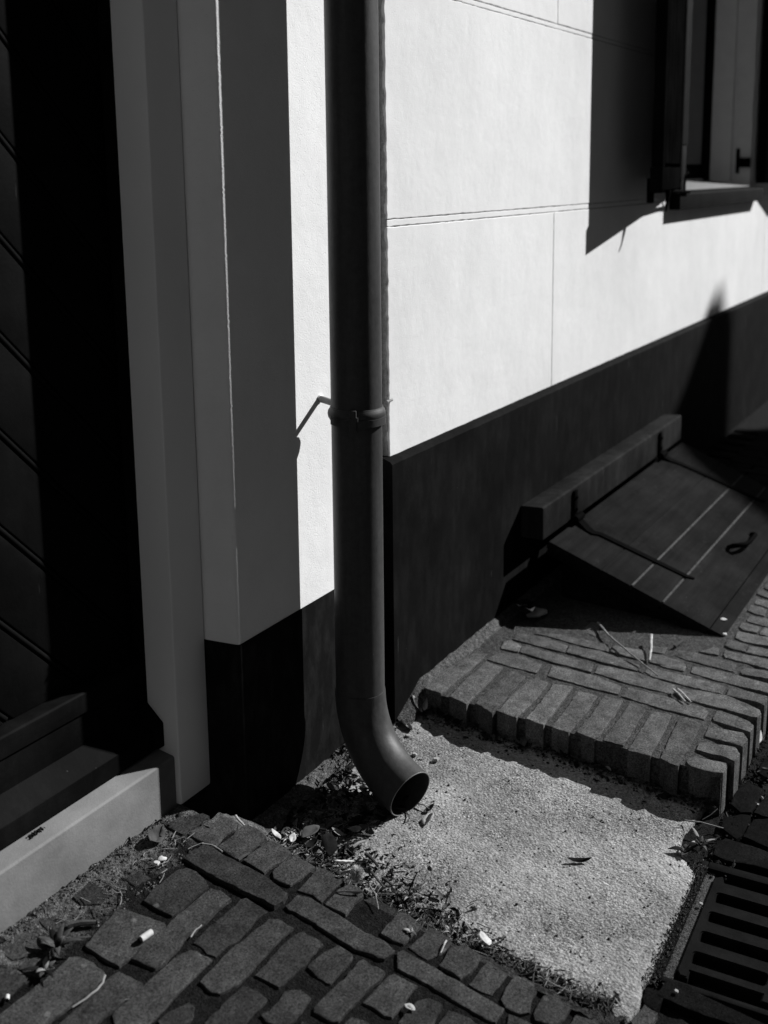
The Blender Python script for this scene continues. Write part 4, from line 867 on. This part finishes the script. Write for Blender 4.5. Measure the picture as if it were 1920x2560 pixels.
def stalk(name, pts, r, mat, label, cat="stalk", group=None, wob=.0006):
    P = [Vector(p) for p in pts]; Q = []
    for i in range(len(P) - 1):
        n = max(2, int((P[i + 1] - P[i]).length / .008))
        for k in range(n): Q.append(P[i].lerp(P[i + 1], k / n) + Vector((R.uniform(-wob, wob), R.uniform(-wob, wob), 0)))
    Q.append(P[-1])
    rr = [r * (1 - .45 * i / len(Q)) for i in range(len(Q))]
    o = tube(name, Q, rr, mat, None, 7); return tag(o, label, cat, group)
def pebble_geo(c, s, V, F):
    b = len(V); ax = [s * R.uniform(.6, 1.2), s * R.uniform(.6, 1.2), s * R.uniform(.45, .9)]; a = R.uniform(0, 6.28)
    for p in ((1, 0, 0), (0, 1, 0), (-1, 0, 0), (0, -1, 0), (0, 0, 1), (0, 0, -1)):
        q = Vector((p[0] * ax[0], p[1] * ax[1], p[2] * ax[2])) * R.uniform(.75, 1.15)
        V.append(Vector((c[0] + q.x * math.cos(a) - q.y * math.sin(a), c[1] + q.x * math.sin(a) + q.y * math.cos(a), c[2] + q.z)))
    for f in ((0, 1, 4), (1, 2, 4), (2, 3, 4), (3, 0, 4), (1, 0, 5), (2, 1, 5), (3, 2, 5), (0, 3, 5)): F.append(tuple(b + i for i in f))
def crumbs(name, spots, mat, label, cat):
    V, F = [], []
    for c, s in spots: pebble_geo(c, s, V, F)
    return tag(mesh(name, V, F, mat, None, None, origin=Vector((0, 0, 0))), label, cat, kind="stuff")
def edge_x(y): return 1.345
# --- soil crumbs: along the door sill, along the brick edge, at the foot of the walls, below the step
def rough_pile(n, fx, smin, smax):
    out = []
    for _ in range(n):
        c = fx(); s = smin + (smax - smin) * R.random() ** 3
        out.append(((c[0], c[1], c[2] + s * .3), s))
    return out
def at_sill():
    x = R.uniform(.80, 1.31); t = R.random() ** 2.4; y = 1.191 - t * (.070 + .03 * fbm(x * 9, 2, 2)); return (x, y, f_left(x, y))
def at_joint():
    x = R.uniform(1.0, 1.26); y = R.uniform(1.09, 1.15); return (x, y, f_left(x, y))
def at_edge():
    y = R.uniform(.44, 1.10); t = abs(R.gauss(0, 1)); w = .018 + .052 * max(0, min(1, (y - .6) / .3)); x = 1.342 + t * w
    return (x, y, f_conc(x, y) + max(0, (zl(y) - zc(y)) * .55 * math.exp(-(x - 1.342) / .03)))
def at_wall():
    x = R.uniform(1.40, 1.88); y = 1.117 - R.random() ** 2 * (.05 + .05 * max(0, 1.7 - x)); return (x, y, f_conc(x, y) + .012 * max(0, 1 - (1.117 - y) / .05))
def at_step():
    y = R.uniform(.44, 1.06); x = 1.958 - abs(R.gauss(0, .02)); return (x, y, f_conc(x, y) + .010 * max(0, 1 - (1.958 - x) / .03))
def at_low():
    x = R.uniform(1.75, 2.4); y = .425 - R.random() ** 1.5 * .05; return (x, y, f_low(x, y) + .008)
crumbs("soil_crumbs", rough_pile(1700, at_sill, .0007, .0030) + rough_pile(400, at_joint, .0008, .004), M_SANDPALE, "pale sandy soil crumbs along the foot of the door sill", "soil")
crumbs("soil_crumbs", rough_pile(4200, at_edge, .0008, .0045), M_SOIL, "dark soil crumbs along the edge of the brick paving", "soil")
crumbs("soil_crumbs", rough_pile(2600, at_wall, .0010, .005), M_SANDPALE, "sandy dirt at the wall foot behind the spout", "soil")
crumbs("soil_crumbs", rough_pile(1500, at_step, .0008, .005) + rough_pile(900, at_low, .0008, .005), M_SOIL, "dark dirt at the foot of the brick step", "soil")
def at_frame():
    x = R.uniform(1.44, 1.77); return (x, .4105 + (x - 1.487) * .03 + R.gauss(.003, .008), .0175)
crumbs("soil_crumbs", rough_pile(1300, at_frame, .0007, .0030), M_SAND_S, "sandy dirt packed along the frame of the drain", "soil")
def on_conc():
    x = R.uniform(1.40, 1.95); y = R.uniform(.43, 1.08); return (x, y, f_conc(x, y))
crumbs("grit", rough_pile(420, on_conc, .0007, .0034), M_SOIL, "dark grit scattered over the concrete apron", "grit")
crumbs("grit", rough_pile(240, on_conc, .0007, .0028), M_PEB, "pale grit scattered over the concrete apron", "grit")
# dirt banks under the crumbs
def bank(name, f, mat, label): return f
V, F = [], []
ys = [.42 + .01 * i for i in range(70)]; nx_ = 14
for y in ys:
    for i in range(nx_ + 1):
        x = 1.318 + .105 * i / nx_
        top_ = (zl(y) - zc(y)) * .62 * math.exp(-((x - 1.318) / .040) ** 2) + .010 * math.exp(-((x - 1.33) / .05) ** 2)
        V.append((x, y, zc(y) - .004 - .010 * (i / nx_) + top_ + fbm(x * 45, y * 45, 6) * .006))
for a in range(len(ys) - 1):
    for i in range(nx_): F.append((a * (nx_ + 1) + i, a * (nx_ + 1) + i + 1, (a + 1) * (nx_ + 1) + i + 1, (a + 1) * (nx_ + 1) + i))
tag(mesh("dirt_bank", V, F, M_SOIL, None, 60, origin=Vector((0, 0, 0))), "bank of dark dirt fallen against the edge of the brick paving", "soil", kind="stuff")
V, F = [], []
xs = [1.30 + .01 * i for i in range(60)]
for x in xs:
    for i in range(11):
        y = 1.1235 - .10 * i / 10
        s_ = max(0, min(1, (1.42 - x) / .08))
        top_ = .016 * math.exp(-((1.12 - y) / .045) ** 2) + s_ * (.055 * math.exp(-((1.12 - y) / .09) ** 2))
        V.append((x, y, zc(y) - .005 - .008 * i / 10 + top_ + fbm(x * 40, y * 40, 16) * .006))
for a in range(len(xs) - 1):
    for i in range(10): F.append((a * 11 + i, a * 11 + i + 1, (a + 1) * 11 + i + 1, (a + 1) * 11 + i))
tag(mesh("dirt_bank", V, F, M_SANDPALE, None, 60, origin=Vector((0, 0, 0))), "sandy dirt heaped along the black plinth behind the spout", "soil", kind="stuff")

# --- leaf litter too small and tangled to pick apart
def litter(name, n, fx, mats, Lr, label):
    for mi, (mat, fr_) in enumerate(mats):
        V, F = [], []
        for _ in range(int(n * fr_)):
            c = fx(); L = R.uniform(*Lr)
            leaf_geo((c[0], c[1], c[2] + R.uniform(.001, .005)), L, L * R.uniform(.25, .6), R.uniform(0, 6.3), R.uniform(-.5, .6), R.uniform(-.5, .5), R.uniform(-.6, .6), V, F, 4)
        tag(mesh(name, V, F, mat, None, 60, origin=Vector((0, 0, 0))), label[mi], "litter", kind="stuff")
def twigs(name, n, fx, mat, Lr, rad, label):
    V, F = [], []
    for _ in range(n):
        c = fx(); a = R.uniform(0, 6.3); L = R.uniform(*Lr); d = Vector((math.cos(a), math.sin(a), R.uniform(-.25, .25)))
        p = Vector(c) + Vector((0, 0, .004)); k = Vector((R.uniform(-1, 1), R.uniform(-1, 1), 0)) * L * .12
        tube_geo([p - d * L / 2, p + k, p + d * L / 2], [rad * R.uniform(.6, 1.3)] * 3, 5, True, V, F)
    tag(mesh(name, V, F, mat, None, 50, origin=Vector((0, 0, 0))), label, "litter", kind="stuff")
litter("leaf_litter", 640, at_edge, ((M_LEAF_D, .58), (M_LEAF_M, .34), (M_LEAF_L, .08)), (.004, .018), ("dark withered leaf scraps along the brick edge", "grey leaf scraps along the brick edge", "pale leaf scraps along the brick edge"))
twigs("twig_litter", 420, at_edge, M_TWIG, (.012, .04), .0009, "thin dark twigs tangled along the brick edge")
twigs("straw_litter", 110, at_edge, M_STRAW, (.010, .034), .0006, "thin dry straws tangled along the brick edge")
litter("leaf_litter", 70, at_sill, ((M_LEAF_D, .5), (M_LEAF_M, .38), (M_LEAF_L, .12)), (.004, .013), ("dark leaf scraps by the door sill", "grey leaf scraps by the door sill", "pale leaf scraps by the door sill"))
twigs("straw_litter", 34, at_joint, M_STRAW, (.010, .028), .0006, "thin dry straws by the door sill")
litter("leaf_litter", 220, at_wall, ((M_LEAF_D, .6), (M_LEAF_M, .34), (M_LEAF_L, .06)), (.006, .022), ("dark leaf scraps at the wall foot", "grey leaf scraps at the wall foot", "pale leaf scraps at the wall foot"))
litter("leaf_litter", 130, at_step, ((M_LEAF_D, .6), (M_LEAF_M, .32), (M_LEAF_L, .08)), (.006, .024), ("dark leaf scraps below the brick step", "grey leaf scraps below the brick step", "pale leaf scraps below the brick step"))
twigs("twig_litter", 60, at_step, M_TWIG, (.012, .045), .0009, "thin dark twigs below the brick step")
litter("leaf_litter", 60, at_low, ((M_LEAF_D, .5), (M_LEAF_M, .35), (M_LEAF_L, .15)), (.005, .018), ("dark leaf scraps right of the step corner", "grey leaf scraps right of the step corner", "pale leaf scraps right of the step corner"))

def at_shade():
    x = R.uniform(1.37, 1.66); y = R.uniform(.93, 1.10) + .04 * (1.5 - x); return (x, y, f_conc(x, y) + .004 * R.random())
litter("leaf_litter", 260, at_shade, ((M_LEAF_D, .45), (M_LEAF_M, .45), (M_LEAF_L, .10)), (.008, .028), ("dark leaves lying in the shadow behind the spout", "grey leaves lying in the shadow behind the spout", "pale leaf scraps in the shadow behind the spout"))
twigs("twig_litter", 90, at_shade, M_TWIG, (.015, .05), .0010, "thin twigs in the shadow behind the spout")
crumbs("soil_crumbs", rough_pile(1500, at_shade, .0008, .0042), M_SOIL, "dark crumbs in the shadow behind the spout", "soil")
# --- single bits one can pick out
def butt(a, b, r, label):
    a, b = Vector(a), Vector(b); a.z += r; b.z += r
    t = empty("cigarette_end", a, label, "cigarette end")
    d = b - a
    tube("paper", [a + d * .12, a + d * .4, a + d * .7, b], [r, r * 1.03, r, r * .96], M_PAPER, t, 14)
    tube("ash", [a - d * .02, a + d * .119], [r * .8, r * .93], M_LEAF_D, t, 12)
butt((1.041, 1.0285, .1195), (1.064, 1.0262, .1192), .0048, "white cigarette end lying on the big dark brick below the door sill")
butt((.8600, 1.0925, .1285), (.8665, 1.0985, .1288), .0030, "tiny white cigarette end in a joint at the left edge")
def chip(c, s, mat, label, cat, name, n=9, h=.4):
    V, F = [], []
    ring = [(c[0] + s * R.uniform(.7, 1.2) * math.cos(6.283 * k / n), c[1] + s * R.uniform(.7, 1.2) * math.sin(6.283 * k / n)) for k in range(n)]
    for z_, f_ in ((0, .8), (h * s * .5, 1), (h * s, .75)):
        for p in ring: V.append((c[0] + (p[0] - c[0]) * f_, c[1] + (p[1] - c[1]) * f_, c[2] + z_ + R.uniform(-.1, .1) * s * h))
    for r_ in range(2):
        for k in range(n): F.append((r_ * n + k, r_ * n + (k + 1) % n, (r_ + 1) * n + (k + 1) % n, (r_ + 1) * n + k))
    F.append(tuple(2 * n + k for k in range(n))); F.append(tuple(range(n))[::-1])
    return tag(mesh(name, V, F, mat, None, 50), label, cat)
chip((1.194, 1.121, .133), .0072, M_PAPER, "larger white plaster chip in the dirt by the door sill", "chip", "plaster_chip")
chip((1.180, 1.119, .133), .0055, M_PAPER, "smaller white plaster chip beside the larger one by the sill", "chip", "plaster_chip", 9, .8)
chip((1.783, .992, .060), .0062, M_PEB, "pale pebble on the concrete just right of the spout", "pebble", "pebble", 9, .9)
chip((1.791, .948, .057), .0066, M_PEB, "pale pebble on the concrete further right of the spout", "pebble", "pebble", 9, .9)
chip((1.835, 1.035, .064), .006, M_PEB, "pale pebble near the corner of plinth and step", "pebble", "pebble", 9, .9)
chip((1.449, .373, .016), .0042, M_PEB, "white pebble on the dark brick below the drain", "pebble", "pebble", 8, .7)
chip((1.668, .3955, .014), .0036, M_PEB, "white pebble in the sand beside the drain grate", "pebble", "pebble", 8, .7)
leaf("leaf", (1.366, .640, .052), .026, .018, .9, M_LEAF_P, "crumpled pale leaf at the brick edge above the lower bricks", .5, .2, .5)
chip((2.449, 1.013, .112), .030, M_PEB, "pale lump of mortar under the cellar hatch", "mortar", "mortar_lump", 11, .35)
chip((2.66, .606, .1045), .0085, M_LEAF_P, "white flake on the lower board of the hatch", "flake", "paint_flake", 9, .12)
chip((2.592, .585, .0945), .006, M_LEAF_P, "white flake at the low corner of the hatch", "flake", "paint_flake", 9, .4)
leaf("leaf", (1.372, .895, .095), .032, .015, 2.3, M_PAPER, "folded white leaf at the brick edge, upper of two", .3, .2, .5)
leaf("leaf", (1.352, .878, .096), .024, .014, 2.6, M_PAPER, "folded white leaf at the brick edge, lower of two", .4, .1, .7)
leaf("leaf", (1.313, .848, .0915), .042, .010, -1.02, M_LEAF_D, "long black curled leaf lying on a brick near the fluff", .25)
V, F = leaf_geo((0, 0, 0), .036, .020, 0, .25); 
base_ = Vector((1.425, .806, .048)); q_ = []
for v in V:
    s = v.x + .018
    q_.append(base_ + Vector((.012 * s / .036 + v.y * .9, -.3 * s + v.y * .3, s * .85)) + Vector((-v.z * .6, -v.z * .4, 0)))
solid_leaf("leaf", q_, F, M_LEAF_D, "black pointed leaf standing up at the edge of the concrete", "leaf")
leaf("leaf", (1.424, .803, .048), .022, .009, 1.9, M_LEAF_M, "grey curled leaf lying under the black pointed leaf", .4)
leaf("leaf", (1.652, .598, .0335), .042, .009, -1.05, M_LEAF_D, "thin black curled leaf alone in the middle of the concrete", .35, .0, .3)
leaf("leaf", (1.608, .868, .050), .034, .022, .2, M_LEAF_P, "pale crumpled leaf under the mouth of the spout", .25, .1, -.5)
leaf("leaf", (1.635, .880, .053), .024, .010, -.5, M_LEAF_M, "grey leaf right of the mouth of the spout", .4, .4, .2)
leaf("leaf", (1.392, .935, .094), .034, .026, .5, M_LEAF_D, "round black leaf tilted against the brick edge", .1, .6, .5)
leaf("leaf", (1.452, 1.015, .066), .040, .022, -.3, M_LEAF_M, "broad grey leaf in the shadow behind the spout", .2, .1, .2)
leaf("leaf", (1.925, 1.062, .078), .030, .014, 1.2, M_LEAF_L, "pale upright leaf in the corner of step and plinth", .3, .9, .3)
leaf("leaf", (1.940, 1.052, .078), .026, .012, .3, M_LEAF_P, "pale curled leaf beside the upright one in the step corner", .6, .7, .3)
leaf("leaf", (1.870, 1.058, .066), .055, .018, .9, M_LEAF_D, "black leaf on the dirt left of the step corner", .3, .1, .4)
leaf("leaf", (1.944, .835, .054), .040, .026, .8, M_LEAF_M, "round grey leaf in the shadow of the step", .1, .1, .1)
leaf("leaf", (1.948, .74, .050), .030, .020, .2, M_LEAF_D, "small dark leaf in the shadow of the step", .2, .1, .2)
leaf("leaf", (2.25, .432, .022), .050, .020, .1, M_LEAF_P, "pale torn leaf on the dirt right of the step", .3, .3, .5)
leaf("leaf", (1.177, .665, .066), .018, .010, 1.4, M_LEAF_P, "pale leaf scrap on the joint of the lowest bricks", .2)
leaf("leaf", (1.224, 1.157, .139), .040, .024, .2, M_LEAF_M, "curled grey leaf against the foot of the door sill", .6, .1, .5)
leaf("leaf", (1.360, 1.02, .112), .026, .012, 1.2, M_LEAF_P, "pale leaf at the top of the brick edge", .3, .2, .4)
leaf("leaf", (1.372, .995, .107), .020, .011, .3, M_LEAF_P, "pale leaf scrap among straws at the brick edge", .3, .2, .4)
# fluff ball
V, F = [], []
for _ in range(1500):
    d = Vector((R.gauss(0, 1), R.gauss(0, 1), R.gauss(0, 1))).normalized(); p = Vector((1.357, .861, .099)); L = R.uniform(.007, .0135)
    tube_geo([p + d * .002, p + d * L], [.00035, .0002], 3, False, V, F)
tag(mesh("seed_fluff", V, F, M_PAPER, None, None), "white ball of seed fluff at the brick edge", "fluff")
# stalks
stalk("straw", [(1.095, .980, .1125), (1.110, .983, .1135), (1.123, .983, .113)], .0013, M_STRAW, "pale straw in the joint right of the long brick")
stalk("dry_stem", [(.970, 1.026, .119), (.958, 1.019, .1185), (.945, 1.016, .1185), (.925, 1.017, .1185), (.905, 1.021, .1185)], .0018, M_STRAW, "long bent pale stem lying in the joint near the left edge")
stalk("dry_stem", [(.938, .990, .1135), (.95, .980, .112), (.960, .972, .111)], .0008, M_STRAW, "hair thin pale stem lying on a brick at lower left")
stalk("dry_stem", [(1.352, 1.098, .130), (1.346, 1.086, .129), (1.340, 1.070, .127)], .0022, M_LEAF_P, "short white stem at the top of the brick edge below the door post")
stalk("dry_stem", [(1.262, 1.096, .129), (1.268, 1.082, .1285), (1.2675, 1.070, .1275), (1.266, 1.058, .1255)], .0022, M_STRAW, "curled pale stem on the end of the long brick")
stalk("twig", [(1.268, 1.028, .1195), (1.279, 1.026, .120), (1.292, 1.023, .119)], .0030, M_TWIG, "short thick twig in the joint between two bricks")
stalk("twig", [(1.003, 1.128, .136), (1.016, 1.116, .137), (1.031, 1.102, .1335)], .0055, M_TWIG, "thick bark twig in the sand below the door sill")
stalk("straw", [(1.345, .83, .096), (1.332, .812, .094), (1.313, .795, .086)], .0012, M_STRAW, "pale straw hanging over the brick edge")
stalk("twig", [(1.464, .936, .060), (1.476, .932, .062), (1.490, .927, .060)], .0032, M_STRAW, "pale stick lying at the upper edge of the concrete")
stalk("twig", [(1.458, .907, .060), (1.451, .89, .061), (1.444, .874, .056)], .0034, M_TWIG, "brown stick on the dirt at the edge of the concrete")
stalk("twig", [(1.422, .852, .055), (1.419, .842, .055), (1.415, .829, .053)], .0026, M_TWIG, "short stick at the edge of the concrete below the others")
stalk("twig", [(1.400, .86, .075), (1.385, .84, .078), (1.372, .82, .078)], .0022, M_TWIG, "thin stick leaning against the brick edge")
stalk("feather", [(1.320, .682, .070), (1.308, .680, .071), (1.294, .678, .068)], .0014, M_LEAF_P, "small pale feather on a brick near the concrete", "feather")
stalk("reed_stalk", [(2.475, .862, .112), (2.409, .811, .114), (2.335, .731, .112), (2.279, .654, .1015)], .0028, M_STRAW, "long pale reed stalk lying across the step bricks")
stalk("reed_stalk", [(2.450, .722, .118), (2.40, .706, .112), (2.343, .692, .1035)], .0036, M_LEAF_P, "short pale stalk standing beside the long reed")
stalk("reed_stalk", [(2.232, .606, .101), (2.21, .585, .101), (2.193, .569, .0985)], .0024, M_LEAF_P, "pale straw, left of a pair on the step bricks")
stalk("reed_stalk", [(2.240, .598, .100), (2.215, .574, .0995), (2.198, .558, .0975)], .0028, M_LEAF_P, "pale straw, right of a pair on the step bricks")
stalk("twig", [(2.450, .666, .101), (2.47, .661, .103), (2.492, .657, .102)], .004, M_TWIG, "short grey stick at the foot of the hatch")
stalk("twig", [(1.640, .906, .058), (1.638, .892, .060), (1.635, .876, .056)], .0014, M_STRAW, "pale stick beside the mouth of the spout")
stalk("dry_stem", [(1.87, .478, .029), (1.875, .45, .031), (1.884, .412, .026)], .0016, M_STRAW, "pale grass stem below the step corner")
stalk("dry_stem", [(1.385, .445, .026), (1.372, .436, .030), (1.362, .424, .029), (1.36, .415, .026)], .0012, M_STRAW, "curved pale stem at the lower tip of the concrete")
stalk("dry_stem", [(1.345, .535, .046), (1.340, .515, .046), (1.345, .495, .042)], .0011, M_STRAW, "pale stem along the lower brick edge")
# weeds
def weed(c, n, Lr, W, label, mats, upright=.7):
    t = empty("weed", c, label, "weed")
    for k in range(n):
        a = 6.283 * k / n + R.uniform(-.3, .3); L = R.uniform(*Lr); lean_ = R.uniform(.25, 1.0) * (1.2 - upright)
        V, F = [], []; b = 0; pts = 6
        for i in range(pts + 1):
            s = i / pts; w = W * math.sin(math.pi * (.06 + .92 * s)) * .5
            d = Vector((math.cos(a), math.sin(a), 0)); sd = Vector((-math.sin(a), math.cos(a), 0))
            p = Vector(c) + d * (L * lean_ * s * (1 + s * .6)) + Vector((0, 0, L * (s - .55 * s * s) * upright + .002))
            for q in (-1, 0, 1): V.append(p + sd * w * q + Vector((0, 0, abs(q) * w * .4)))
        for i in range(pts):
            for q in (0, 1): F.append((i * 3 + q, i * 3 + q + 1, (i + 1) * 3 + q + 1, (i + 1) * 3 + q))
        o = mesh("blade", V, F, mats[k % len(mats)], t, 60)
        m_ = o.modifiers.new("thickness", 'SOLIDIFY'); m_.thickness = .0005; m_.offset = 0
weed((.962, 1.108, .130), 24, (.02, .058), .009, "withered leafy weed growing in the joint below the door sill", (M_WEED, M_LEAF_D, M_LEAF_M, M_WEED, M_LEAF_D, M_LEAF_L, M_WEED), .6)
weed((.928, 1.094, .126), 14, (.014, .034), .008, "smaller withered weed just below the larger one at left", (M_LEAF_M, M_LEAF_D, M_LEAF_L, M_LEAF_D), .5)
weed((1.806, .432, .018), 16, (.025, .065), .006, "tuft of thin weeds in the corner above the drain", (M_WEED, M_LEAF_M, M_STRAW, M_LEAF_D), .8)
weed((1.785, .452, .019), 8, (.02, .045), .013, "leafy weed on the concrete edge above the drain", (M_WEED, M_LEAF_D), .5)
weed((2.43, 1.03, .112), 14, (.04, .11), .030, "dark leafy weed in the shadow beside the cellar hatch", (M_WEED, M_LEAF_D, M_WEED), .8)
weed((1.400, .79, .050), 12, (.018, .042), .004, "tuft of dry grass at the brick edge by the black leaf", (M_STRAW, M_LEAF_M, M_TWIG), .7)
weed((1.375, 1.005, .098), 14, (.016, .034), .003, "tuft of pale dry grass at the top of the brick edge", (M_STRAW, M_LEAF_P, M_LEAF_M), .7)
weed((1.352, .69, .056), 9, (.014, .030), .003, "tuft of dry grass lower down the brick edge", (M_STRAW, M_TWIG), .7)
weed((1.305, .735, .072), 7, (.008, .016), .006, "tiny dry tuft in the joint between brick rows", (M_STRAW, M_LEAF_M), .5)
# moss scrap on the sill
def on_sill():
    x = R.gauss(1.035, .007); return (x, 1.2235 - abs(R.gauss(0, .004)), .2357)
V, F = [], []
for _ in range(90):
    c = on_sill(); pebble_geo((c[0], c[1], c[2] + .002 * R.random() ** 2), R.uniform(.0008, .0028), V, F)
tag(mesh("moss", V, F, M_LEAF_D, None, None), "clump of dark moss on the pale door sill below the threshold", "moss", kind="stuff")
